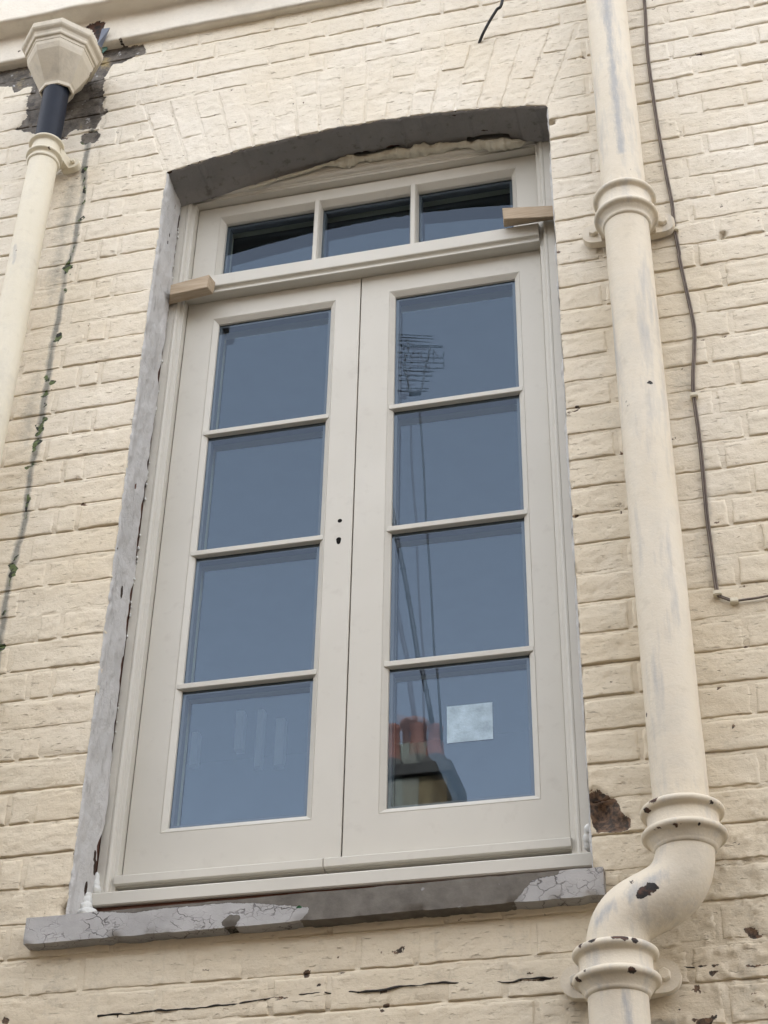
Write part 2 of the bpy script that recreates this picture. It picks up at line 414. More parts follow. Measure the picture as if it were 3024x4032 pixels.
M_FOAM = plain('cream_foam', (.62, .58, .47), .75, .2, .18, 40, .5, .003)
M_FOAMW = plain('white_foam', (.66, .66, .63), .7, .3, .08, 40, .4, .003)
M_BLACKP = plain('blue_black_pipe', (.010, .014, .026), .5, .22, .3, 18, .2)
M_CABLE = plain('weathered_brown_cable', (.165, .13, .105), .6, .3, .35, 30, .2)
M_BLACKC = plain('black_cable', (.025, .024, .024), .5, .4, .2, 40, .1)
M_CRACK = plain('dark_crack_line', (.06, .055, .05), .8, .2, .5, 60, .3)
M_LEAD = plain('lead_grey', (.17, .19, .24), .5, .4, .25, 25, .2)
M_VERD = plain('verdigris', (.10, .20, .165), .7, .3, .3, 40, .2)
M_DARK = plain('dark_void', (.012, .011, .01), .9, .1, .2, 20, 0)
M_STICK = plain('silver_sticker', (.62, .67, .72), .35, .5, .45, 38, .5, .002)

# ------------------------------------------------------------------ the ground
def sheet(name, x0, x1, y0, y1, z, mat):
    return mesh_obj(name, [(x0,y0,z),(x1,y0,z),(x1,y1,z),(x0,y1,z)], [(0,1,2,3)], mat)
M_GROUND = plain('yard_paving', (.05, .048, .045), .85, .2, .35, 3, .4, .01)
tag(sheet('ground', -300, 300, -300, 300, 0.0, M_GROUND), kind='structure')

# ------------------------------------------------------------------ the brick wall
OW = .534                                     # half width of the opening
Z_SPR, Z_CROWN, Z_EXT = 5.032, 5.091, 5.340
COURSE, TILT, ZREF = .0751, .0097, 4.582      # course height, slight fall of the courses, a course line at x = -.75
def intrados(x): return Z_CROWN - (Z_CROWN-Z_SPR)*(np.asarray(x)/OW)**2
def skew(z): return OW + np.clip(np.asarray(z)-Z_SPR, 0, None)*.31
XL, XR, ZB, ZT = -1.50, 1.62, 2.06, 5.66
wall = empty('brick_wall', (0, 0, 0))
tag(wall, 'cream painted brick wall of a house, surrounding the tall french window', 'wall')

HOP_POLY = zpoly('p', [(-60,800),(140,690),(300,640),(600,560),(900,300),(1150,240),(1180,440),(1420,500),(1560,480),(1590,590),(1330,680),(1180,740),(1130,860),(1140,960),(1120,1040),(1170,1200),(1090,1300),(1040,1400),(880,1420),(760,1440),(690,1500),(640,1560),(560,1560),(330,1440),(190,1420),(290,1280),(300,1040),(360,930),(180,1000),(100,950),(-60,940)])
PATCH2 = zpoly('p', [(880,1480),(960,1430),(1080,1440),(1070,1520),(990,1560),(900,1550)])
DRIP = np.vstack([zpoly('a', [(560,740),(525,830),(505,1000),(490,1180),(472,1300),(452,1400),(405,1560)]), zpoly('d', [(390,80),(345,400),(318,500),(285,730),(265,900),(238,1050),(210,1150),(180,1300),(155,1500),(130,1650)]), zpoly('g', [(90,330),(45,500),(15,720),(-10,900),(-40,1150)])])
MOSS = [('a',505,1010,16),('a',500,1130,13),('a',492,1190,12),('a',478,1310,10),('a',455,1410,8),('d',400,75,20),('d',412,110,10),('d',395,222,12),('d',345,480,13),('d',330,515,12),('d',278,735,15),('d',300,770,14),('d',268,830,14),('d',266,900,9),('d',262,985,16),('d',235,1040,22),('d',225,1110,20),('d',215,1150,12),('d',178,1275,11),('d',182,1450,10),('g',95,300,10),('g',75,370,18),('g',70,350,12),('g',25,630,8),('g',15,820,14),('a',520,830,30),('a',560,800,22)]
MOSS = [(*zz(r, x, y)[[0,2]], s*.00050) for r, x, y, s in MOSS]
SPALL = zpoly('l', [(478,140),(520,112),(565,130),(600,160),(655,195),(690,250),(725,295),(775,330),(745,385),(690,408),(640,400),(530,408),(500,345),(485,250)])
CHIPS = [('l',1555,1055,40),('l',1235,1635,38),('l',1100,1572,14),('l',615,595,12),('c',375,725,20),('c',1390,1395,24),('c',1590,1290,14),('c',1600,1322,9),('i',505,48,18),('d',755,1320,17),('j',440,905,32),('j',20,905,18),('k',545,1315,28),('k',1005,1200,14),('k',1120,1195,18),('k',1090,1195,10),('k',760,1310,10),('k',740,1215,12),('k',1040,1505,18),('k',1040,1645,16),('k',1018,1540,10),('k',280,1265,12),('k',590,1400,12),('f',1270,497,8),('f',1316,510,8),('f',1100,1105,12),('f',765,1183,14),('f',1597,940,10),('f',1165,435,10),('b',1015,300,8),('b',1065,432,9),('b',805,455,6),('a',705,470,8),('a',115,303,7),('a',1330,355,8),('a',1495,512,9),('i',1520,470,8),('i',1510,830,10),('i',1460,1300,8),('i',850,1460,7),('i',1318,1180,8),('c',1045,858,9),('c',1190,340,10),('j',25,1645,22),('j',770,1605,14),('l',1328,1310,18),('j',1310,1255,12),('j',1330,1305,14),('g',125,595,9),('g',510,1610,12)]
CHIPS = [(*zz(r, x, y)[[0,2]], s*.00034) for r, x, y, s in CHIPS]
DARKLINE = [zpoly('j', [(640,1605),(880,1590),(1280,1560)]), zpoly('k', [(60,1525),(480,1470),(830,1450)]), zpoly('k', [(870,1450),(1240,1410),(1659,1385)]), zpoly('l', [(0,1380),(170,1365),(330,1345)]), zpoly('l', [(960,1250),(1060,1280),(1300,1283),(1700,1270)])]

def wear_at(x, z, dense=True):
    """R bare masonry, G grime, B moss, A chips; .5 is the edge of each"""
    x = np.asarray(x, float); z = np.asarray(z, float); W = np.zeros(x.shape + (4,))
    wx = x + .010*fbm(x*22, z*22, 1.3, 3, 3) + .006*fbm(x*75, z*75, 2.3, 4, 2); wz = z + .010*fbm(x*22, z*22, 7.7, 5, 3) + .006*fbm(x*75, z*75, 4.7, 6, 2)
    near = (x < -.55) & (z > 5.15)
    if near.any():
        d = np.minimum(sd_poly(wx[near], wz[near], HOP_POLY), sd_poly(wx[near], wz[near], PATCH2))
        W[near, 0] = np.clip(.5 - d/.024, 0, 1)
    d = sd_line(x + .004*fbm(x*9, z*9, 2.2, 8, 2), z, DRIP)
    br = .5 + .5*fbm(x*3, z*9, 4.1, 9, 3)
    G = np.clip(1.35 - d/.0090, 0, 1)*np.clip(.62+.6*br, .35, 1)
    G = np.maximum(G, np.clip(1 - np.abs(x + .815)/.045, 0, 1)*np.clip(.15+.45*fbm(x*6, z*4, 9.1, 12, 3), 0, .5)*(z > 3.2))     # beside the rain pipe
    G = np.maximum(G, np.clip(1 - np.abs(x - .825)/.016, 0, 1)*.42*(z < 4.95)*(z > 3.4)*(.5+.5*fbm(x*5, z*6, 2.4, 14, 2)))      # under the cable
    G = np.maximum(G, .5*np.clip(fbm(x*6, z*16, 3.2, 16, 4) - .38, 0, 1)*np.clip((3.1 - z)/.5, 0, 1)*2)
    run = np.clip(fbm(x*38, z*2.2, 5.0, 18, 3) + .15, 0, 1)
    G = np.maximum(G, .20*run*sstep(2.83, 2.78, z)*sstep(2.50, 2.72, z)*(x > -.6)*(x < .56))       # rain runs below the sill
    G = np.maximum(G, .34*np.clip(fbm(x*7, z*7, 6.1, 19, 4) + .1, 0, 1)*(np.exp(-((x-.63)/.04)**2) + np.exp(-((x-.80)/.035)**2))*(z < 4.6))
    W[..., 1] = G
    B = np.zeros(x.shape)
    for cx, cz, r in MOSS:
        s = (np.abs(x-cx) < r*4) & (np.abs(z-cz) < r*4)
        if s.any(): B[s] = np.maximum(B[s], np.clip(.5 + (r*1.15 - np.hypot(wx[s]-cx, (wz[s]-cz)*.75))/.016, 0, 1))
    B = np.maximum(B, np.clip(.92 - d/.006, 0, 1)*np.clip(fbm(x*4, z*14, 1.1, 21, 3)*1.6 + .1, 0, 1))
    W[..., 2] = B
    A = np.zeros(x.shape)
    for cx, cz, r in CHIPS:
        s = (np.abs(x-cx) < r*5) & (np.abs(z-cz) < r*5)
        if s.any(): A[s] = np.maximum(A[s], np.clip(.5 + (r - np.hypot((wx[s]-cx)*.8, (wz[s]-cz)*1.35))/.014, 0, 1))
    for L in DARKLINE:
        s = np.abs(z - L[:,1].mean()) < .03
        if s.any(): A[s] = np.maximum(A[s], np.clip(.66 - sd_line(x[s], z[s] + .002*fbm(x[s]*40, z[s]*2, 0.4, 31, 2), L)/.008 + .18*fbm(x[s]*26, z[s]*6, 5.5, 33, 2), 0, 1))
    s = (x > .48) & (x < .68) & (z > 2.90) & (z < 3.10)
    if s.any(): A[s] = np.maximum(A[s], np.clip(.5 - sd_poly(wx[s]*.6+x[s]*.4, wz[s]*.6+z[s]*.4, SPALL)/.010, 0, 1))
    pit = fbm(x*30, z*55, 6.6, 41, 3)
    A = np.maximum(A, np.clip(.5 + (pit - (.90 - .14*np.clip((3.0-z)/.6, 0, 1)))*2.2, 0, .62))
    W[..., 3] = A
    return W
def relief(x, z, rough, seed):
    """paint relief in metres (outwards)"""
    h = .0011*fbm(x*13, z*18, 0.5, 51, 4)
    h = h + .0009*rough*fbm(x*20 + 3*fbm(x*5, z*8, 1, 57, 2), z*70, seed*.37, 61, 3)
    rg = 1 - np.abs(fbm(x*14, z*60, seed*.2, 71, 3))*3.2
    h = h - .0020*rough*np.clip(rg - .45, 0, 1)
    h = h - .0022*np.clip(fbm(x*60, z*75, 2.7, 81, 2) - .55, 0, 1)*2
    h = h + .0010*np.clip(fbm(x*85, z*90, 3.9, 91, 2) - .25, 0, 1)*2*(1 + 2.4*sstep(.60, .72, x)*sstep(3.12, 2.9, z))
    return h
def sink(x, z, W):
    """how far missing paint and broken brick lie back"""
    s = .0035*sstep(.45, .60, W[..., 0]) + .0022*sstep(.45, .65, W[..., 3])
    b = (x > .48) & (x < .68) & (z > 2.90) & (z < 3.10)
    if b.any():
        d = sd_poly(x[b], z[b], SPALL); s[b] += np.clip(-d/.022, 0, 1)**.6*(.017 + .010*fbm(x[b]*45, z[b]*45, 1, 5, 3))*(d < 0)
    for cx, cz, r in ((*zz('c',1390,1395)[[0,2]], .011), (*zz('c',375,725)[[0,2]], .011), (*zz('j',440,905)[[0,2]], .016)):
        s = s + .02*np.clip((r - np.hypot(x-cx, z-cz))/.006, 0, 1)
    return s

def knots(L, step, lo, hi):
    a = [0, lo*.3, lo, lo*2.2]; b = [0, hi*.3, hi, hi*2.2]
    n = max(1, int(round((L - a[-1] - b[-1])/step)))
    mid = [a[-1] + (L-a[-1]-b[-1])*i/n for i in range(1, n)]
    return np.array(a + mid + [L-t for t in b[::-1]])
def brick_patch(c, seed, ke=1.0):
    """c: four corners (bl, br, tr, tl) in x,z -> grid of points and wear"""
    bl, br, tr, tl = [np.asarray(p, float) for p in c]
    Lx = .5*(np.linalg.norm(br-bl)+np.linalg.norm(tr-tl)); Lz = .5*(np.linalg.norm(tl-bl)+np.linalg.norm(tr-br))
    ku = knots(Lx, .0065, .0035, .0035); kv = knots(Lz, .0062, .0014, .0050)
    U, V = np.meshgrid(ku/Lx, kv/Lz)
    x = (1-U)*(1-V)*bl[0]+U*(1-V)*br[0]+U*V*tr[0]+(1-U)*V*tl[0]
    z = (1-U)*(1-V)*bl[1]+U*(1-V)*br[1]+U*V*tr[1]+(1-U)*V*tl[1]
    r = random.Random(seed)
    du, dv0, dv1 = np.minimum(U, 1-U)*Lx, V*Lz, (1-V)*Lz
    rad = lambda d, R: (1-np.clip(d/R, 0, 1))**2
    edge = np.maximum(np.maximum(rad(du, .0045)*.72, rad(dv0, .0022)), rad(dv1, .0045)*.5)*ke
    rough = r.uniform(.35, 1.5)
    h = .0016 + r.uniform(-.0012, .0014) + (U-.5)*r.uniform(-.002, .002) + (V-.5)*r.uniform(-.0018, .0012)
    soft = .65 + .35*fbm(x*9, z*14, seed*.13, 23, 2)
    h = h + relief(x, z, rough, seed % 97) - edge*(.0030 + .0008*soft)
    W = wear_at(x, z); h = h - sink(x, z, W)
    xo = x + .0018*fbm(x*45, z*45, 3.3, 101, 3); zo = z + .0014*fbm(x*42, z*45, 8.8, 103, 3)
    P = np.stack([xo, -h, zo], -1)
    # skirt going back into the wall
    Pp = np.pad(P, ((1,1),(1,1),(0,0)), mode='edge'); Wp = np.pad(W, ((1,1),(1,1),(0,0)), mode='edge')
    m = np.ones(Pp.shape[:2], bool); m[1:-1,1:-1] = False
    Pp[m, 1] = .016
    return Pp, Wp

def course_z(k, x): return ZREF + k*COURSE + TILT*(x + .75)
JO = .0098
def flemish(odd, x_from, x_to, right=True):
    """brick spans along a course, header and stretcher by turns, set out from the jamb"""
    out = []; S, H = .2155, .1025
    if not odd:
        seq = [H, .047]; nxt = 'S'
    else:
        seq = []; nxt = 'S'
    x = 0.0
    for s in seq: out.append((x, x+s)); x += s + JO
    while x < 4:
        s = S if nxt == 'S' else H; out.append((x, x+s)); x += s + JO; nxt = 'H' if nxt == 'S' else 'S'
    return out
bricks = []
k0 = int(math.floor((ZB-ZREF)/COURSE)); k1 = int(math.ceil((ZT-ZREF)/COURSE))
for k in range(k0, k1):
    odd = k % 2
    zc = course_z(k, 0) + COURSE*.5
    spans = []
    R_ = [(OW + a, OW + b) for a, b in flemish(odd, 0, 0)]
    if 2.86 < zc < Z_EXT - .01:
        spans += [('r',) + s for s in R_] + [('l', -b - OW + OW, 0) for a, b in ()]
        spans += [('l', -(OW + b), -(OW + a)) for a, b in flemish(odd, 0, 0)]
    else:
        off = OW - .3275*6
        per = .2155 + .1025 + 2*JO
        x0 = OW - per*8 + (0 if odd else per/2 + .0)
        x = x0 - (.0 if odd else .0)
        while x < XR:
            for s in (.2155, .1025):
                spans.append(('c', x, x+s)); x += s + JO
    for side, a, b in spans:
        if b < XL + .05 or a > XR - .05: continue
        a = max(a, XL); b = min(b, XR)
        j = .5*JO
        z0a, z0b, z1a, z1b = course_z(k, a)+j, course_z(k, b)+j, course_z(k+1, a)-j, course_z(k+1, b)-j
        jz = rnd.uniform(-.0012, .0012)
        z0a += jz; z0b += jz; z1a += jz; z1b += jz
        if zc > 5.60 and z1a > 5.63: z1a = z1b = 5.63
        if side == 'r' and zc > Z_SPR:
            al, au = max(a, float(skew(z0a))+.006), max(a, float(skew(z1a))+.006)
            if b - max(al, au) < .012: continue
            bricks.append([(al, z0a), (b, z0b), (b, z1b), (au, z1a)])
        elif side == 'l' and zc > Z_SPR:
            bl_, bu = min(b, -float(skew(z0b))-.006), min(b, -float(skew(z1b))-.006)
            if min(bl_, bu) - a < .012: continue
            bricks.append([(a, z0a), (bl_, z0b), (bu, z1b), (a, z1a)])
        else:
            if z1a - z0a < .015: continue
            bricks.append([(a, z0a), (b, z0b), (b, z1b), (a, z1a)])
n_coursed = len(bricks)
# arch of upright bricks
NV = 17; wb, wt = 2*OW, 2*float(skew(Z_EXT))
for i in range(NV):
    e = .0042
    xb0, xb1 = -wb/2 + wb*i/NV + e*.9, -wb/2 + wb*(i+1)/NV - e*.9
    xt0, xt1 = -wt/2 + wt*i/NV + e, -wt/2 + wt*(i+1)/NV - e
    zb0, zb1 = float(intrados(xb0)), float(intrados(xb1)); zt0, zt1 = course_z(10, xt0)-.004, course_z(10, xt1)-.004
    f = (.36 if i % 2 else .64) + rnd.uniform(-.03, .03)
    L = lambda a, b, t: (a[0]+(b[0]-a[0])*t, a[1]+(b[1]-a[1])*t)
    b0, b1, t0, t1 = (xb0, zb0), (xb1, zb1), (xt0, zt0), (xt1, zt1)
    g = .010
    bricks.append([b0, b1, L(b1, t1, f-g), L(b0, t0, f-g)])
    bricks.append([L(b0, t0, f+g), L(b1, t1, f+g), t1, t0])
# keep the 300 that show largest as parts of their own
def shown(c):
    p = proj(np.array([(x, 0, z) for x, z in c]))
    x = np.clip(p[:,0], 0, PW); y = np.clip(p[:,1], 0, PH)
    A = .5*abs(np.dot(x, np.roll(y, 1)) - np.dot(y, np.roll(x, 1)))
    cx = np.mean([q[0] for q in c]); cz = np.mean([q[1] for q in c])
    if -.60 < cx < .555 and 2.80 < cz < 2.85: A *= .05
    if .665 < cx < .765: A *= .4
    return A
order = sorted(range(len(bricks)), key=lambda i: -shown(bricks[i]))
rest = []
for rank, i in enumerate(order):
    P, W = brick_patch(bricks[i], 1000 + i, .4 if i >= n_coursed else 1.0)
    if rank < 300 and shown(bricks[i]) > 200:
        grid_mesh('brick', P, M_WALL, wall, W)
    else:
        rest.append((P, W))
V, Fc, Wl, off = [], [], [], 0
for P, W in rest:
    n, m = P.shape[:2]; idx = np.arange(n*m).reshape(n, m) + off
    Fc.append(np.stack([idx[:-1,:-1], idx[:-1,1:], idx[1:,1:], idx[1:,:-1]], -1).reshape(-1, 4)); V.append(P.reshape(-1, 3)); Wl.append(W.reshape(-1, 4)); off += n*m
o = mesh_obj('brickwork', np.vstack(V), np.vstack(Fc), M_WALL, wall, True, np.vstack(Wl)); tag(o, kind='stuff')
# mortar: rows follow the courses, close together in each joint
tz = np.concatenate([[-.5, -.3, -.1, .1, .3, .5], [.5 + (COURSE/JO - 1)*t for t in (.12, .4, .7, .88)]])*JO
rows = []
for k in range(k0, k1+1):
    for t in tz: rows.append((k*COURSE + t, t/JO if t < JO*.51 else None))
rz = np.array([r[0] for r in rows]); jv = np.array([1.0 if r[1] is None else r[1] + .5 for r in rows]); inj = np.array([r[1] is not None for r in rows])
xs = np.concatenate([np.linspace(XL, -OW, 156)[:-1], np.linspace(-OW, OW, 172)[:-1], np.linspace(OW, XR, 175)])
X, Zr = np.meshgrid(xs, rz); Zm = ZREF + Zr + TILT*(X + .75); JV = np.repeat(jv[:,None], len(xs), 1); INJ = np.repeat(inj[:,None], len(xs), 1)
amp = np.clip(.55 + .9*fbm(X*2.6, np.round(Zr/COURSE)*1.7, 1.0, 111, 3), .06, 1.25)
h = .0003 + relief(X, Zm, .7, 5) - np.where(INJ, .0050*amp*np.clip(JV, 0, 1)**3.0, .0003) + .0012*fbm(X*7, np.round(Zr/COURSE)*2.3, 2.0, 117, 2)
Wm = wear_at(X, Zm); h = h - sink(X, Zm, Wm)
Zm2 = Zm + .0014*fbm(X*24, Zm*30, 8.8, 103, 3)
IN = intrados(np.clip(X, -OW, OW)); arch_ = (np.abs(X) < OW - 1e-4) & (Zm > 4.9); Zm2 = np.where(arch_, np.maximum(Zm2, IN), Zm2)
Pm = np.stack([X, -h, Zm2], -1)
xc, zc = (X[:-1,:-1]+X[1:,1:])/2, (Zm[:-1,:-1]+Zm[1:,1:])/2
skip = (np.abs(xc) < OW) & (zc > 2.84) & (Zm[1:,1:] <= IN[1:,1:]) & (Zm[1:,:-1] <= IN[1:,:-1])
skip |= zc > 5.645
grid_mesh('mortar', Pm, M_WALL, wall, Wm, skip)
# the rest of the wall, beyond the frame: sheets round the built brickwork
def farwall():
    m, nt, b = new_mat('far_painted_brickwork'); k = NB(nt)
    mp = k.mapv((1, 1, 1), (math.radians(-90), 0, 0))
    br = nt.nodes.new('ShaderNodeTexBrick'); br.inputs['Scale'].default_value = 1.0; br.inputs['Brick Width'].default_value = .225; br.inputs['Row Height'].default_value = .075; br.inputs['Mortar Size'].default_value = .005
    k.link(mp, br.inputs['Vector'])
    k.link(k.mix(k.ramp(k.noise(2.2, 5), .3, .7), (.66, .58, .44), (.72, .65, .53)), b.inputs['Base Color']); b.inputs['Roughness'].default_value = .65
    k.link(k.bump(k.math('SUBTRACT', k.noise(60, 4), k.math('MULTIPLY', br.outputs['Fac'], 1.0)), .5, .004), b.inputs['Normal'])
    return m
M_FAR = farwall()
for (a, b_, c, d) in ((-5.5, XL, 0, 13.0), (XR-.01, 6.5, 0, 13.0), (XL, XR-.01, 0, ZB+.02), (XL, XR-.01, 5.87, 13.0)):  # carried up high out of view to shade the yard and the opposite front
    under(box('wall_face', a, b_, .0, .22, c, d, M_FAR, None, 0), wall)
under(box('sun_blocker', -5.5, 6.5, .40, 7.0, 5.70, 13.0, M_FAR, None, 0), wall)  # unseen mass added behind the wall to block the sun
# jambs behind the plaster, and the arch body
for s in (-1, 1):
    under(box('jamb_backing', min(s*OW, s*(OW+.1)), max(s*OW, s*(OW+.1)), .062, .34, 2.80, 5.12, M_BROWN, None, 0), wall)
under(box('arch_backing', -OW-.1, OW+.1, .016, .34, 5.112, 5.62, M_BROWN, None, 0), wall)
under(box('sill_backing', -OW-.1, OW+.1, .016, .34, 2.60, 2.845, M_BROWN, None, 0), wall)

# string course at the top left
def string_course():
    prof = [(.05,5.622),(-.030,5.620),(-.0305,5.732),(-.090,5.735),(-.0905,6.02),(-.07,6.05),(.05,6.06)]
    xs_ = np.concatenate([np.arange(-5.5, XL, .05), np.linspace(XL, XR, 420), np.arange(XR+.05, 6.5, .05)])
    segs = []
    for (a, b) in zip(prof[:-1], prof[1:]):
        L = math.hypot(b[0]-a[0], b[1]-a[1]); c = max(2, int(L/.012))
        for i in range(c): segs.append((a[0]+(b[0]-a[0])*i/c, a[1]+(b[1]-a[1])*i/c))
    segs.append(prof[-1]); segs = np.array(segs)
    X_, I = np.meshgrid(xs_, np.arange(len(segs)))
    Y_, Z_ = segs[I, 0], segs[I, 1]
    Y_ = Y_ + .0022*fbm(X_*8, Z_*8, Y_*8, 131, 3); Z_ = Z_ + .0022*fbm(X_*9, Z_*3, Y_*9+5, 137, 3) + TILT*.25*(X_+.75)
    W_ = np.zeros(X_.shape + (4,)); 
    for cx, cz, r in ((*zz('a',715,225,-.03)[[0,2]], .006), (*zz('a',115,303,-.03)[[0,2]], .005), (*zz('p',1060,260,-.03)[[0,2]], .012)):
        W_[..., 3] = np.maximum(W_[..., 3], np.clip(.5 + (r - np.hypot(X_-cx, Z_-cz))/.012, 0, 1))
    dk = sd_poly(X_, Z_, zpoly('p', [(890,285),(1060,245),(1165,238),(1120,330),(1080,480),(1000,330)], -.03))
    W_[..., 3] = np.maximum(W_[..., 3], np.clip(.5 - dk/.010, 0, 1)*(np.abs(Y_+.03) < .02))
    W_[..., 1] = np.clip(.3*fbm(X_*4, Z_*10, 3, 141, 3), 0, .4)
    return grid_mesh('string_course', np.stack([X_, Y_, Z_], -1), M_TRIM, wall, W_)
tag(string_course(), 'stepped white string course above the brickwork')

# plaster on the reveals and the soffit of the opening
def reveal(s):
    zs = np.arange(2.852, 5.045, .0055); ys = np.linspace(0, 1, 26)
    Y, Zg = np.meshgrid(ys, zs)
    y0 = -.0005 + .0030*fbm(Zg*60, Zg*3, 1.0, 151+s, 3) + .003*np.clip(fbm(Zg*18, 0*Zg, 2.0, 157, 2), 0, 1)
    end = .1125 + .0085*fbm(Zg*13, 0*Zg, 4.0, 161+s, 4)
    end = end + (-.020*np.exp(-((Zg-3.05)/.045)**2) if s < 0 else 0)
    yy = y0 + (end-y0)*Y
    th = .0035 + .0040*fbm(yy*30, Zg*18, 2.0, 171+s, 5) + .0035*sstep(.085, .108, yy)*np.clip(.4+.8*fbm(Zg*7, 0*Zg, 9.0, 173, 2), 0, 1)
    th = th*np.where(Y < .03, .0, 1) 
    W_ = np.zeros(Y.shape + (4,))
    if s < 0:
        for r, px, py, rad in (('g',720,500,.011),('a',1005,1395,.006),('a',995,1440,.005),('j',600,560,.008),('j',600,640,.010),('j',550,775,.010),('g',690,240,.003)):
            # points on the reveal plane x=-OW
            o_ = ZR[r]; d_ = RM @ np.array([(o_[0]+px*o_[2]-PW/2)/F_PX, 1, -(o_[1]+py*o_[2]-PH/2)/F_PX]); t_ = (-OW - CAM[0])/d_[0]; q = CAM + t_*d_
            W_[..., 3] = np.maximum(W_[..., 3], np.clip(.5 + (rad - np.hypot((yy-q[1])*1.6, (Zg-q[2])*.6))/.010, 0, 1))
    x = s*(OW - th)
    return grid_mesh('plaster_reveal', np.stack([x, yy, Zg], -1), M_PLAS, wall, W_)
tag(reveal(-1), 'rough grey plaster on the left side of the opening'); reveal(1)
def soffit():
    xs_ = np.arange(-OW+.001, OW, .0055); ys = np.linspace(0, 1, 30)
    X_, Y = np.meshgrid(xs_, ys)
    y0 = .001 + .003*fbm(X_*50, X_*3, 1.0, 181, 3)
    end = .121 + .004*fbm(X_*20, 0*X_, 2.0, 187, 4)
    end = end - .022*sstep(-.09, -.03, X_)*(1-sstep(.10, .14, X_))*(1+.4*fbm(X_*30, 0*X_, 3, 189, 3)) - .014*sstep(.12, .2, X_)*(1-sstep(.24, .27, X_))
    end = end - .030*sstep(.285, .30, X_)*(1-sstep(.415, .42, X_))
    yy = y0 + (end-y0)*Y
    zz_ = intrados(X_) - .004 + .0025*fbm(X_*14, yy*20, 3.0, 191, 4) - .0035*(np.abs(((X_*wb/2/OW)*NV/wb) % 1 - .5) > .47) + np.where(Y < .03, .004, 0)
    zz_ = zz_ - sstep(.08, .12, yy)*(.030*(1-sstep(-.5, -.08, X_)) + .012*sstep(.38, .5, X_))*.5
    W_ = np.zeros(X_.shape + (4,))
    W_[..., 3] = np.clip(.5 + (fbm(X_*26, yy*40, 4.0, 197, 3) - 1.05)*2, 0, 1)
    return grid_mesh('plaster_soffit', np.stack([X_, yy, zz_], -1), M_SOFF, wall, W_)
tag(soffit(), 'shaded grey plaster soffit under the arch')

# stone sill
def sill():
    x0, x1 = -.601, .556
    prof = [(.16,2.888),(.06,2.876),(-.0365,2.8620),(-.0367,2.8065),(.03,2.8045)]
    segs = []
    for (a, b) in zip(prof[:-1], prof[1:]):
        L = math.hypot(b[0]-a[0], b[1]-a[1]); c = max(1, int(L/.0055))
        for i in range(c): segs.append((a[0]+(b[0]-a[0])*i/c, a[1]+(b[1]-a[1])*i/c))
    segs.append(prof[-1]); segs = np.array(segs)
    xs_ = np.concatenate([[x0]*len((0,)), np.arange(x0+.004, x1-.003, .0055), [x1]])
    X_, I = np.meshgrid(xs_, np.arange(len(segs))); Y_, Z_ = segs[I,0].copy(), segs[I,1].copy()
    cy, cz = -.0, 2.84
    rag = fbm(X_*30, Z_*30, 2.0, 201, 4)
    low = sstep(2.812, 2.804, Z_)*0 + np.exp(-((Z_-2.808)/.006)**2)
    Y_ += .0008*fbm(X_*30, Z_*30, 1.0, 203, 4) + low*.006*np.clip(rag, 0, 1)*(Y_ < 0)
    Z_ += .0007*rag + low*.004*np.clip(rag, 0, 1)*(Y_ < 0) + .0085*X_ + .0006*fbm(X_*6, Y_*4, 0, 207, 2)
    edge = np.exp(-((X_-x0)/.002)**2) + np.exp(-((X_-x1)/.002)**2); Y_ += .0015*edge*(Y_ < 0)
    W_ = np.zeros(X_.shape + (4,))
    left = zpoly('j', [(100,900),(640,925),(880,935),(1050,905),(1300,885),(1480,868),(1659,870)], -.036).tolist() + zpoly('k', [(140,868),(300,880),(520,895),(530,915),(480,970),(440,1005),(300,1060),(0,1080)], -.036).tolist() + zpoly('j', [(900,1300),(100,1300)], -.036).tolist()
    right = zpoly('l', [(700,560),(540,628),(300,645),(285,690),(180,700),(120,720),(60,790),(0,860),(-10,960),(700,960)], -.036)
    d = np.minimum(sd_poly(X_, Z_, np.array(left)), sd_poly(X_, Z_, right))
    hole = zpoly('j', [(1435,1000),(1500,950),(1560,945),(1575,970),(1530,1020),(1470,1030)], -.036)
    d = np.maximum(d, -sd_poly(X_, Z_, hole))
    W_[..., 0] = np.clip(.5 - d/.016, 0, 1)
    q = zz('k', 460, 893, -.036); W_[..., 2] = np.clip(.5 + (.003 - np.hypot((X_-q[0])*.45, Z_-q[2]))/.008, 0, 1)
    W_[..., 3] = np.clip(.42*np.exp(-((Z_-2.806)/.005)**2)*(.7+.9*rag)*(X_ > -.2)*(X_ < .45), 0, 1)
    o = grid_mesh('stone_sill', np.stack([X_, Y_, Z_], -1), M_STONE, wall, W_)
    me = o.data
    bm = bmesh.new(); bm.from_mesh(me)
    lay = bm.verts.layers.float_color['wear']
    for xe in (x0, x1):
        ring = [v for v in bm.verts if abs(v.co.x - xe) < 1e-6]
        n = len(ring)
        if n > 3: bm.faces.new(ring)
    bm.to_mesh(me); bm.free(); me.set_sharp_from_angle(angle=math.radians(38))
    return o
tag(sill(), 'grey stone sill with cracked and peeling paint')

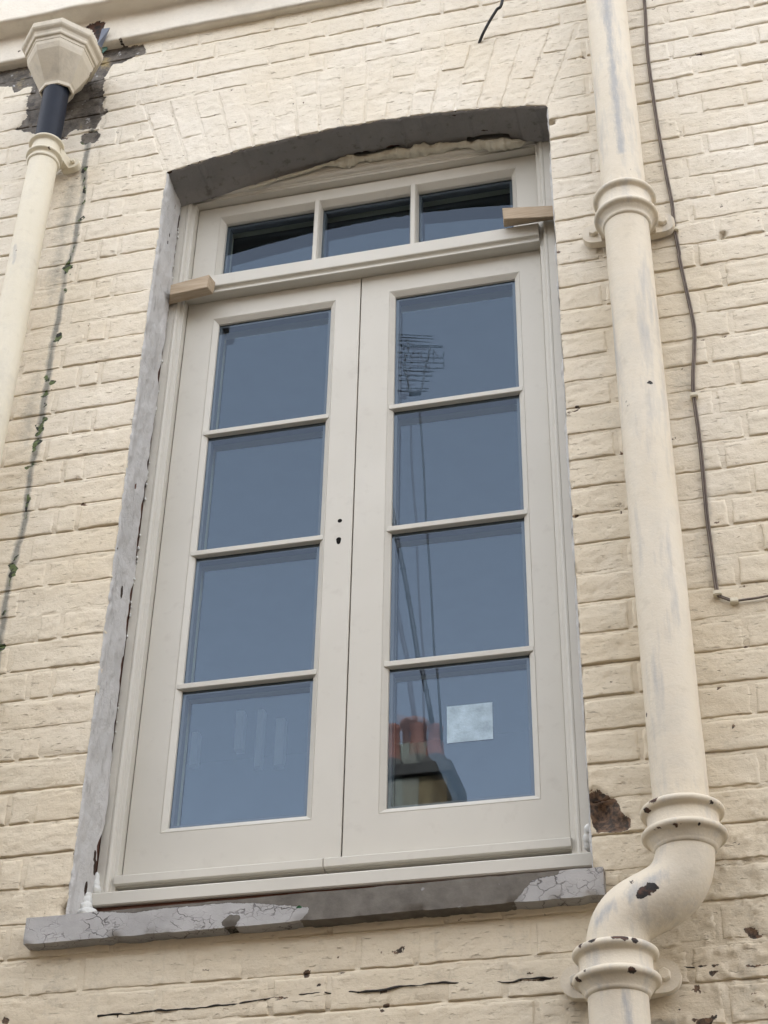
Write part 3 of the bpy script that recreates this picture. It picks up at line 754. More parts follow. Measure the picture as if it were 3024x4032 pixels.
# ------------------------------------------------------------------ the french window
YL = .154                                     # face of the leaves
win = empty('french_window', (0, .154, 2.93))
tag(win, 'new greige french window with two glazed leaves and a three pane fanlight', 'window')
def jamb(s):
    pr = [(-.5315,.119),(-.5130,.119),(-.5122,.1205),(-.5114,.119),(-.5075,.1185),(-.5045,.1200),(-.5022,.1232),(-.5008,.1275),(-.4998,.1285),(-.4985,.1285),(-.4975,.1300),(-.4915,.1310),(-.4905,.1320),(-.4905,.168),(-.475,.168),(-.475,.215),(-.5315,.215)]
    sh = -.0065
    return extrude_prof('jamb', [((-x if s > 0 else x) + (sh if s > 0 else 0)*0 - (.013 if s > 0 else 0), y) for x, y in pr] if False else [((x if s < 0 else -x-.0130), y) for x, y in pr], 'z', 2.955, 5.10, M_JOIN, win)
jamb(-1)
jr = jamb(1)
# close the strip right of the right jamb
box('jamb_lining', .516, .5335, .1225, .214, 2.955, 5.10, M_JOIN, win, .001)
head_pr = [(.119,5.110),(.119,5.058),(.1205,5.0572),(.119,5.0564),(.1185,5.050),(.120,5.046),(.1235,5.043),(.1285,5.041),(.1288,5.037),(.131,5.036),(.1315,5.0285),(.168,5.0270),(.168,5.010),(.215,5.010),(.215,5.110)]
extrude_prof('head', head_pr, 'x', -.4905, .4775, M_JOIN, win)
tr_pr = [(.1150,4.7205),(.1135,4.719),(.1135,4.6815),(.1145,4.6795),(.1195,4.6785),(.1235,4.675),(.1245,4.671),(.1225,4.667),(.1185,4.6655),(.1185,4.6615),(.1205,4.6600),(.168,4.6640),(.168,4.652),(.215,4.652),(.215,4.736),(.150,4.736)]
extrude_prof('transom', tr_pr, 'x', -.4905, .4775, M_JOIN, win)
cill_pr = [(.215,2.985),(.160,2.974),(.090,2.9545),(.0865,2.951),(.0862,2.9265),(.089,2.9235),(.215,2.9235)]
extrude_prof('cill', cill_pr, 'x', -.5335, .5325, M_JOIN, win)
extrude_prof('packing_strip', [(.096,2.9235),(.096,2.909),(.092,2.908),(.092,2.868),(.2,2.868),(.2,2.9235)], 'x', -.531, .531, M_BROWN, win)
TILT_IN = .0055                               # the inner sheets sit a third of a degree off, so every reflection is doubled
# jamb joint line marks between transom and jamb are real gaps of about a millimetre
def pane(name, x0, x1, z0, z1, parent, yg=.1695):
    bm = bmesh.new(); nx, nz = 14, 14; xm, zm = (x0+x1)/2, (z0+z1)/2
    for y, bow, tx, tz in ((yg, -.00006, rnd.uniform(-.0007, .0007), rnd.uniform(-.0005, .0005)), (yg+.024, .0001, TILT_IN + rnd.uniform(-.0008, .0008), rnd.uniform(-.0012, .0012))):
        g = [[bm.verts.new((x0+(x1-x0)*i/nx, y + tx*(x0+(x1-x0)*i/nx-xm) + tz*(z0+(z1-z0)*j/nz-zm) + bow*(1-(2*i/nx-1)**2)*(1-(2*j/nz-1)**2), z0+(z1-z0)*j/nz)) for i in range(nx+1)] for j in range(nz+1)]
        for j in range(nz):
            for i in range(nx): bm.faces.new([g[j][i], g[j][i+1], g[j+1][i+1], g[j+1][i]])
    o = bm_obj(name, bm, M_GLASS, parent, True)
    ring_frame('spacer_bar', x0+.002, x1-.002, z0+.002, z1-.002, [(0,yg+.0015),(.0085,yg+.0015),(.0085,yg+.0225),(0,yg+.0225)], M_SPACER, parent)
    return o
def bar_h(parent, x0, x1, zc):
    pr = [(.1690,zc+.0085),(.1600,zc+.0080),(.1560,zc+.0072),(.1550,zc+.0058),(.1550,zc-.0052),(.1560,zc-.0064),(.1690,zc-.0080)]
    w_ = .0150
    ins = lambda y: max(0.0, (y - YL))/ .0150*w_
    extrude_prof('glazing_bar', pr, 'x', x0, x1, M_JOIN, parent, lambda p: ins(p[0]) + .0035, lambda p: -ins(p[0]) - .0035)
    box('glazing_bar_back', x0+w_, x1-w_, .195, .225, zc-.0080, zc+.0080, M_JOIN, parent, 0)
BEAD = [(.0, YL+.0004),(.0006, YL+.0016),(.0012, YL+.0004),(.0022, YL+.0002),(.0140, .1635),(.0150, .1690)]
BEADF = [(i_, YL + (y_-YL)*1.7 if y_ > .16 else y_) for i_, y_ in BEAD]
def leaf(x0, x1, px0, px1, tip):
    z0, z1, pz0, pz1 = 2.992, 4.6625, 3.108, 4.597
    bm = bmesh.new()
    def ringv(xa, xb, za, zb, y): return [bm.verts.new(p) for p in ((xa,y,za),(xb,y,za),(xb,y,zb),(xa,y,zb))]
    r0 = ringv(x0,x1,z0,z1,.226); r1 = ringv(x0,x1,z0,z1,YL+.001); r2 = ringv(x0+.001,x1-.001,z0+.001,z1-.001,YL); r3 = ringv(px0,px1,pz0,pz1,YL); r4 = ringv(px0,px1,pz0,pz1,.1690); r5 = ringv(px0+.0150,px1-.0150,pz0+.0150,pz1-.0150,.1955); r6 = ringv(px0+.0150,px1-.0150,pz0+.0150,pz1-.0150,.226)
    for a, b in ((r0,r1),(r1,r2),(r2,r3),(r3,r4),(r5,r6),(r6,r0)):
        for i in range(4): bm.faces.new([a[i], a[(i+1)%4], b[(i+1)%4], b[i]])
    o = bm_obj('door_leaf', bm, M_JOIN, win)
    def sub(q): q.parent = o; q.matrix_parent_inverse = o.matrix_world.inverted() if False else Matrix.Identity(4); return q
    global LEAF; LEAF = o
    ring_frame('glazing_bead', px0, px1, pz0, pz1, BEAD, M_JOIN, None).parent = o
    bars = [4.2075, 3.8375, 3.4700]
    edges = [pz1] + bars + [pz0]
    n_before = set(bpy.data.objects)
    for zc in bars: bar_h(None, px0, px1, zc)
    for a, b in zip(edges[:-1], edges[1:]):
        pane('pane', px0+.012, px1-.012, b + (.012 if b == pz0 else .006), a - (.012 if a == pz1 else .006), None)
    # weather bar
    wx0, wx1 = (x0-.002, -.0345) if x0 < -.3 else (-.0325, x1+.004)
    extrude_prof('weather_bar', [(YL-.0005,3.0185),(.128,3.0060),(.1215,3.0035),(.1200,3.0015),(.1200,2.9850),(.1215,2.9835),(.128,2.9825),(.1290,2.9855),(.1340,2.9855),(.1345,2.9815),(YL-.0005,2.9815)], 'x', wx0, wx1, M_JOIN, None)
    for q in set(bpy.data.objects) - n_before: q.parent = o
    o['label'] = tip
    return o
win_shift = Matrix.Identity(4)
leafL = leaf(-.4885, -.0060, -.413, -.073, 'left leaf with two bare spindle holes')
leafR = leaf(-.0030, .4745, .073, .418, 'right leaf with a square silver sticker on its lowest pane')
for lf in (leafL, leafR):
    for ch in lf.children: ch.matrix_parent_inverse = Matrix.Identity(4)
# children were built in world space: the leaf carries the window empty's offset, so undo it once
for lf in (leafL, leafR):
    lf.matrix_parent_inverse = Matrix.Identity(4); lf.location = (0, 0, 0)
    lf.data.transform(Matrix.Identity(4))
def keyhole(cx, cz, r, slot):
    n = 18; V = []; 
    for y in (YL-.0004, YL+.02):
        for k in range(n):
            a = 2*math.pi*k/n; dz = -slot if (slot and math.sin(a) < 0) else 0
            V.append((cx + r*math.cos(a)*(1 if dz == 0 else .8), y, cz + r*math.sin(a) + dz))
    Fc = [tuple(range(n))] + [(k, (k+1)%n, n+(k+1)%n, n+k) for k in range(n)]
    o = mesh_obj('spindle_hole', V, Fc, M_DARK, None); o.parent = leafL; return o
keyhole(-.0370, 3.878, .0055, 0); keyhole(-.0380, 3.824, .0062, .007)
# sticker on the lowest right pane
bm = bmesh.new(); bm_box(bm, .2130, .3140, .1912, .1920, 3.2775, 3.3670)
st_ = bm_obj('sticker', bm, M_STICK, None); st_.parent = leafR; st_['label'] = 'square silver sticker'
# fanlight
def fanlight():
    x0, x1, z0, z1 = -.4885, .4750, 4.728, 5.0235
    px0, px1, pz0, pz1 = -.4235, .4195, 4.745, 4.984
    bm = bmesh.new()
    def ringv(xa, xb, za, zb, y): return [bm.verts.new(p) for p in ((xa,y,za),(xb,y,za),(xb,y,zb),(xa,y,zb))]
    r0 = ringv(x0,x1,z0,z1,.226); r1 = ringv(x0,x1,z0,z1,YL+.001); r2 = ringv(x0+.001,x1-.001,z0+.001,z1-.001,YL); r3 = ringv(px0,px1,pz0,pz1,YL); r4 = ringv(px0,px1,pz0,pz1,.1802); r5 = ringv(px0+.0178,px1-.0178,pz0+.0178,pz1-.0178,.207); r6 = ringv(px0+.0178,px1-.0178,pz0+.0178,pz1-.0178,.226)
    for a, b in ((r0,r1),(r1,r2),(r2,r3),(r3,r4),(r5,r6),(r6,r0)):
        for i in range(4): bm.faces.new([a[i], a[(i+1)%4], b[(i+1)%4], b[i]])
    o = bm_obj('fanlight', bm, M_JOIN, None); o.parent = win; o['label'] = 'three pane fanlight above the transom'
    kids = set(bpy.data.objects)
    ring_frame('glazing_bead', px0, px1, pz0, pz1, BEADF, M_JOIN, None)
    cb = [-.1385, .1345]
    for xc_ in cb:
        pr = [(xc_-.0105,.1800),(xc_-.0090,.158),(xc_-.006,.1505),(xc_-.0045,.1490),(xc_+.0045,.1490),(xc_+.006,.1505),(xc_+.0090,.158),(xc_+.0105,.1800)]
        extrude_prof('glazing_bar', pr, 'z', pz0, pz1, M_JOIN, None, lambda p: max(0, p[1]-YL)/.0260*.0175, lambda p: -max(0, p[1]-YL)/.0260*.0175)
    e = [px0] + cb + [px1]
    for a, b in zip(e[:-1], e[1:]):
        pane('pane', a + (.012 if a == px0 else .006), b - (.012 if b == px1 else .006), pz0+.012, pz1-.012, None, .181)
    for q in set(bpy.data.objects) - kids: q.parent = o
    return o
fan = fanlight()
win.location = (0, 0, 0)                      # everything above is in world metres
for o in list(win.children) + list(wall.children): o.matrix_parent_inverse = Matrix.Identity(4)

# dark room behind the glass, with a pale balustrade
M_ROOM = plain('dim_room_paint', (.10, .10, .10), .9, .1, .2, 4, 0)
bm = bmesh.new()
bx = (-2.2, 2.2, .36, 4.2, 2.75, 5.45)
v = [bm.verts.new(p) for p in ((bx[0],bx[2],bx[4]),(bx[1],bx[2],bx[4]),(bx[1],bx[3],bx[4]),(bx[0],bx[3],bx[4]),(bx[0],bx[2],bx[5]),(bx[1],bx[2],bx[5]),(bx[1],bx[3],bx[5]),(bx[0],bx[3],bx[5]))]
for q in ((0,1,2,3),(4,5,6,7),(1,2,6,5),(2,3,7,6),(3,0,4,7)): bm.faces.new([v[i] for i in q])
tag(bm_obj('room', bm, M_ROOM), kind='structure')

bal = empty('stair_balustrade', (0, 0, 0)); tag(bal, 'pale balusters dimly seen behind the lowest left pane', 'balustrade')
M_BAL = plain('white_gloss', (.36, .36, .38), .4, .4, .05, 6, 0)
for x0_, x1_, y0_, y1_ in ((1405,1450,1205,1430),(1530,1566,1195,1530),(1640,1690,1250,1520),(1140,1180,1330,1520)):
    a, b = zz('g', x0_, y0_, 1.1), zz('g', x1_, y1_, 1.1)
    o = box('baluster', a[0], a[0] + abs(zz('g', x1_, y0_, 1.1)[0]-a[0]), 1.1, 1.13, b[2], a[2], M_BAL, None, .001); o.parent = bal
# ------------------------------------------------------------------ wedges and foam
def wedge(pts_front, pts_back, label):
    V = list(pts_front) + list(pts_back)
    bm = bmesh.new(); vv = [bm.verts.new(tuple(p)) for p in V]
    for q in ((0,1,2,3),(7,6,5,4),(0,4,5,1),(1,5,6,2),(2,6,7,3),(3,7,4,0)): bm.faces.new([vv[i] for i in q])
    bmesh.ops.bevel(bm, geom=list(bm.edges), offset=.0012, segments=2, affect='EDGES')
    return tag(bm_obj('timber_wedge', bm, M_WOOD), label, 'wedge', 'wedges jamming the window in its opening')
wedge([(-.511,.074,4.632),(-.407,.075,4.640),(-.405,.075,4.686),(-.511,.072,4.668)], [(-.528,.1125,4.634),(-.403,.1125,4.648),(-.400,.1125,4.690),(-.528,.1125,4.670)], 'pale timber wedge at the left end of the transom')
wedge([(.395,.074,4.713),(.5325,.074,4.692),(.5325,.074,4.733),(.391,.074,4.755)], [(.388,.1125,4.7215),(.5325,.1125,4.7215),(.5325,.1125,4.733),(.388,.1125,4.757)], 'brown timber wedge at the right end of the transom')

def foam_bead():
    n = 260; xs_ = np.linspace(-.33, .455, n); V = []; seg = 18
    thick = .0030 + .0090*sstep(-.11, -.05, xs_)*(1-sstep(.43, .455, xs_))
    thick = thick*(1 + .45*fbm(xs_*30, 0*xs_, 1.0, 211, 4)) 
    zc = intrados(xs_) - .012 - thick*.55 - .022*(1-sstep(-.35, -.05, xs_)) - .006*sstep(.2, .44, xs_) + .003*fbm(xs_*12, 0*xs_, 3.0, 213, 2)
    yc = .110 + .002*fbm(xs_*15, 0*xs_, 5.0, 217, 2)
    for i in range(n):
        for k in range(seg):
            a = 2*math.pi*k/seg
            r = thick[i]*(1 + .32*float(fbm(xs_[i]*45, math.cos(a)*1.2, math.sin(a)*1.2, 219, 3)))
            V.append((xs_[i], yc[i] + 1.15*r*math.cos(a), zc[i] + r*math.sin(a)))
    Fc = [(i*seg+k, i*seg+(k+1)%seg, (i+1)*seg+(k+1)%seg, (i+1)*seg+k) for i in range(n-1) for k in range(seg)]
    Fc += [tuple(range(seg)), tuple((n-1)*seg+k for k in range(seg))]
    return mesh_obj('foam_bead', V, Fc, M_FOAM, None, True)
tag(foam_bead(), 'lumpy cream foam bead squeezed out under the arch soffit', 'foam')
V, Fc = blob([((-.530,.085,2.946),(.009,.011,.010)), ((-.527,.076,2.930),(.012,.013,.013)), ((-.523,.067,2.912),(.015,.015,.014)), ((-.513,.058,2.896),(.022,.018,.012)), ((-.529,.062,2.896),(.014,.015,.013))], 5, 3, .16)
tag(mesh_obj('foam_blob', V, Fc, M_FOAMW, None, True), 'white foam blob between the left end of the cill and the stone sill', 'foam', 'squeezed out foam lumps')
V, Fc = blob([((-.5285,.113,2.996),(.007,.008,.016)), ((-.527,.111,2.982),(.009,.010,.014)), ((-.525,.110,2.970),(.011,.011,.012))], 9, 3, .16)
tag(mesh_obj('foam_blob', V, Fc, M_FOAMW, None, True), 'slim white foam lump at the foot of the left jamb', 'foam', 'squeezed out foam lumps')
V, Fc = blob([((.528,.030,2.974),(.011,.014,.013)), ((.525,.038,2.960),(.012,.014,.014)), ((.523,.045,2.948),(.010,.014,.012))], 13, 3, .18)
tag(mesh_obj('foam_blob', V, Fc, M_FOAMW, None, True), 'white foam lump beside the broken brick right of the cill', 'foam', 'squeezed out foam lumps')
for o in [q for q in bpy.data.objects if q.name.startswith('foam_blob')]:
    md = o.modifiers.new('remesh', 'REMESH'); md.mode = 'VOXEL'; md.voxel_size = .0017; md.use_smooth_shade = True
    md = o.modifiers.new('soften', 'SMOOTH'); md.iterations = 8; md.factor = .5
# crumbs of foam down the left joint
parts = []
for i in range(60):
    z_ = rnd.uniform(3.1, 4.98)
    if rnd.random() < .5: z_ = rnd.choice([3.78, 4.05, 4.30, 4.62, 4.9]) + rnd.gauss(0, .03)
    r_ = rnd.uniform(.0015, .0042)
    parts.append(blob([((-.5298 + rnd.uniform(-.001,.002), .1165, z_), (r_*.8, r_, r_*1.4))], i, 1, .3))
V, Fc = join(parts)
tag(mesh_obj('foam_crumbs', V, Fc, M_FOAMW, None, True), 'white foam crumbs down the joint beside the left jamb', 'foam', kind='stuff')

# ------------------------------------------------------------------ pipes
def pipe_wear(V, spots, greys=()):
    V = np.asarray(V, float); W_ = np.zeros((len(V), 4))
    wv = V + .004*np.stack([fbm(V[:,0]*40, V[:,1]*40, V[:,2]*40, s, 3) for s in (1, 2, 3)], -1)
    for c, r in spots:
        W_[:,3] = np.maximum(W_[:,3], np.clip(.5 + (r - np.linalg.norm(wv - np.array(c), axis=1))/.010, 0, 1))
    for a, b, r in greys:
        a, b = np.array(a), np.array(b); e = b-a
        t = np.clip(((V-a) @ e)/(e @ e), 0, 1); d = np.linalg.norm(V - a - t[:,None]*e, axis=1)
        W_[:,1] = np.maximum(W_[:,1], np.clip(1 - d/r, 0, 1)*.8)
    return W_
def pipe_obj(name, V, Fc, mat, parent, spots=(), greys=()):
    o = mesh_obj(name, V, Fc, mat, None, True, pipe_wear(V, spots, greys)); o.parent = parent; return o
def on_front(r, px, py, cx, cy, rad):         # where the photo's ray meets a vertical cylinder
    o_ = ZR[r]; d = RM @ np.array([(o_[0]+px*o_[2]-PW/2)/F_PX, 1, -(o_[1]+py*o_[2]-PH/2)/F_PX])
    ox, oy = CAM[0]-cx, CAM[1]-cy; a = d[0]**2+d[1]**2; b = 2*(ox*d[0]+oy*d[1]); c = ox*ox+oy*oy-rad*rad; D = b*b-4*a*c
    t = (-b - math.sqrt(max(D, 0)))/(2*a); return CAM + t*d
def shaft(cx, cy, r, z0, z1, seg=72, dz=.02, wob=.0006, seed=0):
    n = max(2, int((z1-z0)/dz)); zs = np.linspace(z0, z1, n)
    V, Fc = lathe(cx, cy, [(r, z) for z in zs], seg)
    V = np.array(V); d = V[:,:2] - np.array([cx, cy]); k = 1 + wob/r*fbm(V[:,0]*18, V[:,1]*18, V[:,2]*5, 301+seed, 3)
    V[:,:2] = np.array([cx, cy]) + d*k[:,None]
    return V, Fc
def collar_prof(r, R, zt, zb, lip=.007):
    """socket: rolled rim at the top, plain band, second bead, quarter round back to the pipe"""
    P = [(r*.98, zt-.004), (R-.004, zt+.001)]
    for k in range(9):
        a = math.pi/2 - math.pi*k/8; P.append((R - lip*.55 + lip*math.cos(a), zt - lip + lip*math.sin(a)))
    P += [(R-.0085, zt-2*lip-.002), (R-.009, zt-2*lip-.006), (R-.0085, zb+2*lip+.004)]
    for k in range(9):
        a = math.pi/2 - math.pi*k/8; P.append((R - lip*.45 + lip*1.05*math.cos(a), zb + lip + lip*math.sin(a)))
    P += [(R-.008, zb-.003), (R-.011, zb-.010), (R-.0155, zb-.014), (r+.006, zb-.016), (r+.004, zb-.021), (r*.99, zb-.023)]
    return P
def ears(parent, cx, cy, z, half, rad, mat, R):
    """fixing lugs each side, with a bolt head"""
    for s in (-1, 1):
        n = 20; V = []; c = cx + s*(half - rad)
        out = []
        for k in range(n+1):
            a = -math.pi/2 + math.pi*k/n; out.append((c + s*rad*math.cos(a), z + rad*math.sin(a)))
        out += [(cx + s*R*.55, z + rad*1.15), (cx + s*R*.55, z - rad*1.15)]
        m = len(out); bm = bmesh.new()
        f0 = [bm.verts.new((x, -.030, zz_)) for x, zz_ in out]; f1 = [bm.verts.new((x, -.010, zz_)) for x, zz_ in out]
        bm.faces.new(f0); bm.faces.new(f1)
        for i in range(m): bm.faces.new([f0[i], f0[(i+1)%m], f1[(i+1)%m], f1[i]])
        bmesh.ops.bevel(bm, geom=[e for e in bm.edges if abs(e.verts[0].co.y - e.verts[1].co.y) < 1e-6 and e.verts[0].co.y < -.02], offset=.003, segments=2, affect='EDGES')
        # web from the lug out to the socket
        q = [(cx+s*(R-.006), cy+.01), (cx+s*(R-.028), cy+.01), (cx+s*(R-.028), -.028), (cx+s*(half-rad*1.55), -.028)]
        w0 = [bm.verts.new((x, y, z-rad*.95)) for x, y in q]; w1 = [bm.verts.new((x, y, z+rad*.95)) for x, y in q]
        bm.faces.new(w0); bm.faces.new(w1)
        for i in range(4): bm.faces.new([w0[i], w0[(i+1)%4], w1[(i+1)%4], w1[i]])
        e_ = bm_obj('fixing_lug', bm, mat, None); e_.parent = parent
        bm = bmesh.new(); bmesh.ops.create_cone(bm, cap_ends=True, segments=6, radius1=rad*.42, radius2=rad*.36, depth=.012, matrix=Matrix.Translation((c + s*.002, -.036, z)) @ Matrix.Rotation(math.radians(90), 4, 'X'))
        bmesh.ops.bevel(bm, geom=list(bm.edges), offset=.0015, segments=1, affect='EDGES')
        b_ = bm_obj('bolt', bm, mat, None); b_.parent = parent

soil = empty('soil_pipe', (0, 0, 0)); tag(soil, 'thick cream cast iron soil pipe with a swan neck right of the window', 'pipe')
SX, SY, SR = .7155, -.086, .0525; BX_ = .5735
G1 = [(on_front('c',700,0,SX,SY,SR), on_front('c',740,450,SX,SY,SR), .022), (on_front('c',740,450,SX,SY,SR), on_front('c',790,900,SX,SY,SR), .020)]
V, Fc = shaft(SX, SY, SR, 4.50, 5.6, 88, .012); V2, F2 = shaft(SX, SY, SR, 5.6, 12.6, 88, .25); V, Fc = join([(V, Fc), (V2, F2)]); pipe_obj('pipe', V, Fc, M_SOIL, soil, [(on_front('c',845,1012,SX,SY,SR), .003), (on_front('c',765,1015,SX,SY,SR), .002)], G1)
sp = [(on_front(r, x, y, SX-.001, SY, SR), s) for r, x, y, s in (('f',955,765,.006),('f',835,893,.003),('f',818,880,.002),('f',832,1135,.003),('f',828,1168,.003),('f',1020,1257,.003),('i',1097,328,.004),('i',942,1240,.006),('i',853,345,.004),('i',905,715,.0015))]
V, Fc = shaft(SX-.002, SY, SR, 2.92, 4.50, 88, .012, .0006, 3); pipe_obj('pipe', V, Fc, M_SOIL, soil, sp)
V, Fc = lathe(SX-.001, SY, collar_prof(SR, .0725, 4.548, 4.473), 88); pipe_obj('socket_collar', V, Fc, M_SOIL, soil, [((SX+.06, SY-.045, 4.482), .004)])
ears(soil, SX-.002, SY, 4.507, .112, .030, M_SOIL, .0725)
C2 = (SX-.002, SY, .0745)
sp = [(on_front('l', x, y, *C2), s) for x, y, s in ((925,205,.009),(905,215,.006),(865,265,.008),(1290,208,.005),(1335,225,.004),(1055,365,.008),(1085,365,.007),(1030,375,.006),(945,395,.007),(925,405,.006),(1210,358,.005))]
V, Fc = lathe(SX-.002, SY, collar_prof(SR, .0745, 2.944, 2.882, .0075), 96); pipe_obj('socket_collar', V, Fc, M_SOIL, soil, sp)
bz = []
P0, P1, P2, P3 = np.array([SX-.002, SY, 2.90]), np.array([SX+.004, SY, 2.712]), np.array([BX_, SY, 2.822]), np.array([BX_, SY, 2.662])
for i in range(61):
    t = i/60; bz.append((1-t)**3*P0 + 3*(1-t)**2*t*P1 + 3*(1-t)*t*t*P2 + t**3*P3)
V, Fc = tube(bz, [SR*(1+.085*math.sin(i/60*math.pi)) for i in range(61)], 88)
def on_bend(px, py):
    o_ = ZR['l']; d = RM @ np.array([(o_[0]+px*o_[2]-PW/2)/F_PX, 1, -(o_[1]+py*o_[2]-PH/2)/F_PX])
    best = None
    for c in bz:
        t = ((c-CAM) @ d)/(d @ d); q = CAM + t*d; dist = np.linalg.norm(q-c)
        if best is None or dist < best[0]: best = (dist, q, d/np.linalg.norm(d))
    return best[1] - best[2]*math.sqrt(max(SR**2 - min(best[0], SR)**2, 0))
sp = [(on_bend(x, y), s) for x, y, s in ((850,800,.012),(890,775,.011),(835,830,.008),(915,765,.007),(775,742,.007),(755,745,.004),(1275,780,.002))]
pipe_obj('swan_neck', V, Fc, M_SOIL, soil, sp, [(on_bend(560,980), on_bend(620,900), .03), (on_bend(760,830), on_bend(960,700), .03)])
C3 = (BX_, SY, .0738)
sp = [(on_front('l', x, y, *C3), s) for x, y, s in ((510,1103,.008),(440,1135,.006),(395,1180,.007),(655,1092,.007),(690,1097,.008),(720,1103,.007),(787,1118,.006),(420,1378,.008),(775,1312,.008),(475,1320,.003))]
V, Fc = lathe(BX_, SY, collar_prof(SR, .0738, 2.684, 2.621, .0075), 96); pipe_obj('socket_collar', V, Fc, M_SOIL, soil, sp)
ears(soil, BX_, SY, 2.655, .108, .031, M_SOIL, .0738)
V, Fc = shaft(BX_, SY, SR+.0005, 0.0, 2.64, 88, .02, .0006, 7); pipe_obj('pipe', V, Fc, M_SOIL, soil, [(on_front('l',505,1545,BX_,SY,SR), .003)], [((BX_+.02, SY-SR, 2.6), (BX_+.03, SY-SR, 2.3), .02)])

rain = empty('rain_pipe', (0, 0, 0)); tag(rain, 'slim cream rainwater pipe with an octagonal hopper at the left edge', 'pipe')
RX, RY, RR = -.8685, -.085, .0400
V, Fc = shaft(RX, RY, RR, 0.0, 5.105, 60, .02, .0005, 11); pipe_obj('pipe', V, Fc, M_RAIN, rain, [(on_front('a',88,1500,RX,RY,RR), .004)], [(on_front('a',90,1450,RX,RY,RR), on_front('a',80,1560,RX,RY,RR), .012)])
C4 = (RX, RY, .0475)
V, Fc = lathe(RX, RY, collar_prof(RR, .0478, 5.131, 5.072, .0048), 72); pipe_obj('socket_collar', V, Fc, M_RAIN, rain, [(on_front('a',242,810,*C4), .0045), (on_front('a',292,878,*C4), .005)])
ears(rain, RX, RY, 5.105, .077, .019, M_RAIN, .0478)
HX, HY = -.858, -.1165
V, Fc = tube(smooth_path([(HX, -.108, 5.40), (HX-.001, -.106, 5.33), (HX-.006, -.096, 5.22), (RX, RY, 5.10)], 8), .0365, 48)
pipe_obj('outlet_pipe', V, Fc, M_BLACKP, rain); rain.children[-1]['label'] = 'unpainted blue black outlet pipe'
def hopper():
    ap = 1/math.cos(math.pi/8)
    prof = [(.101,5.498),(.112,5.502),(.1165,5.4985),(.1165,5.481),(.1135,5.476),(.1060,5.470),(.1035,5.463),(.1040,5.455),(.1020,5.4515),(.0975,5.450),(.0950,5.446),(.0930,5.428),(.0900,5.412),(.0560,5.338),(.0520,5.333),(.0510,5.322),(.0450,5.321),(.0400,5.33)]
    bm = bmesh.new(); rings = []
    for r, z in prof:
        rg = []
        t = np.clip((5.42-z)/.08, 0, 1)
        cy = HY*(1-t) + (-.108)*t
        for k in range(8):
            a = math.pi/8 + k*math.pi/4
            rg.append(bm.verts.new((HX + .93*r*ap*math.cos(a), min(cy + (.95-.28*t)*r*ap*math.sin(a), -.002), z)))
        rings.append(rg)
    for a, b in zip(rings[:-1], rings[1:]):
        for k in range(8): bm.faces.new([a[k], a[(k+1)%8], b[(k+1)%8], b[k]])
    inner = [bm.verts.new((v.co.x*1.0 + (HX-v.co.x)*.05, v.co.y + (HY-v.co.y)*.05, 5.44)) for v in rings[0]]
    for k in range(8): bm.faces.new([rings[0][k], inner[k], inner[(k+1)%8], rings[0][(k+1)%8]])
    bm.faces.new(inner)
    bmesh.ops.subdivide_edges(bm, edges=[e for e in bm.edges], cuts=3, use_grid_fill=True)
    bmesh.ops.recalc_face_normals(bm, faces=bm.faces)
    me = bpy.data.meshes.new('hopper'); bm.to_mesh(me); bm.free(); me.materials.append(M_HOP)
    V_ = np.array([v.co[:] for v in me.vertices]); W_ = pipe_wear(V_, [((HX+.085,-.075,5.415), .010), ((HX-.09,-.06,5.40), .006), ((HX+.012,-.215,5.46), .0)])
    a_ = me.attributes.new('wear', 'FLOAT_COLOR', 'POINT'); a_.data.foreach_set('color', W_.astype(np.float32).ravel())
    o = bpy.data.objects.new('hopper', me); COL.objects.link(o); o.parent = rain
    md = o.modifiers.new('bevel', 'BEVEL'); md.width = .0035; md.segments = 3; md.limit_method = 'ANGLE'; md.angle_limit = math.radians(18)
    # back plate
    bm = bmesh.new(); pl = [(HX-.078,5.46),(HX-.078,5.400),(HX-.06,5.385),(HX-.02,5.385),(HX+.0,5.41),(HX+.01,5.46)]
    f0 = [bm.verts.new((x, -.030, z)) for x, z in pl]; f1 = [bm.verts.new((x, -.012, z)) for x, z in pl]; bm.faces.new(f0); bm.faces.new(f1)
    for i in range(len(pl)): bm.faces.new([f0[i], f0[(i+1)%len(pl)], f1[(i+1)%len(pl)], f1[i]])
    q = bm_obj('back_plate', bm, M_HOP, None); q.parent = rain
    return o
hopper()
# lead chute feeding the hopper
def plate(name, pts, th, mat):
    bm = bmesh.new(); P = [np.array(p, float) for p in pts]; nrm = np.cross(P[1]-P[0], P[2]-P[0]); nrm /= np.linalg.norm(nrm)
    f0 = [bm.verts.new(tuple(p)) for p in P]; f1 = [bm.verts.new(tuple(p + nrm*th)) for p in P]; bm.faces.new(f0); bm.faces.new(f1)
    for i in range(len(P)): bm.faces.new([f0[i], f0[(i+1)%len(P)], f1[(i+1)%len(P)], f1[i]])
    return bm_obj(name, bm, mat)
q = plate('lead_flashing', [zz('p',1110,312,-.05), zz('p',1198,302,-.045), zz('p',1150,410,-.03), zz('p',1105,520,-.03), zz('p',1062,480,-.05)], .003, M_LEAD)
tag(q, 'strip of blue grey lead flashing behind the hopper', 'flashing')
q = plate('copper_scrap', [zz('p',1110,520,-.014), zz('p',1165,500,-.012), zz('p',1172,530,-.012), zz('p',1115,575,-.014)], .002, M_VERD)
tag(q, 'small green scrap of weathered copper below the lead flashing', 'copper scrap')

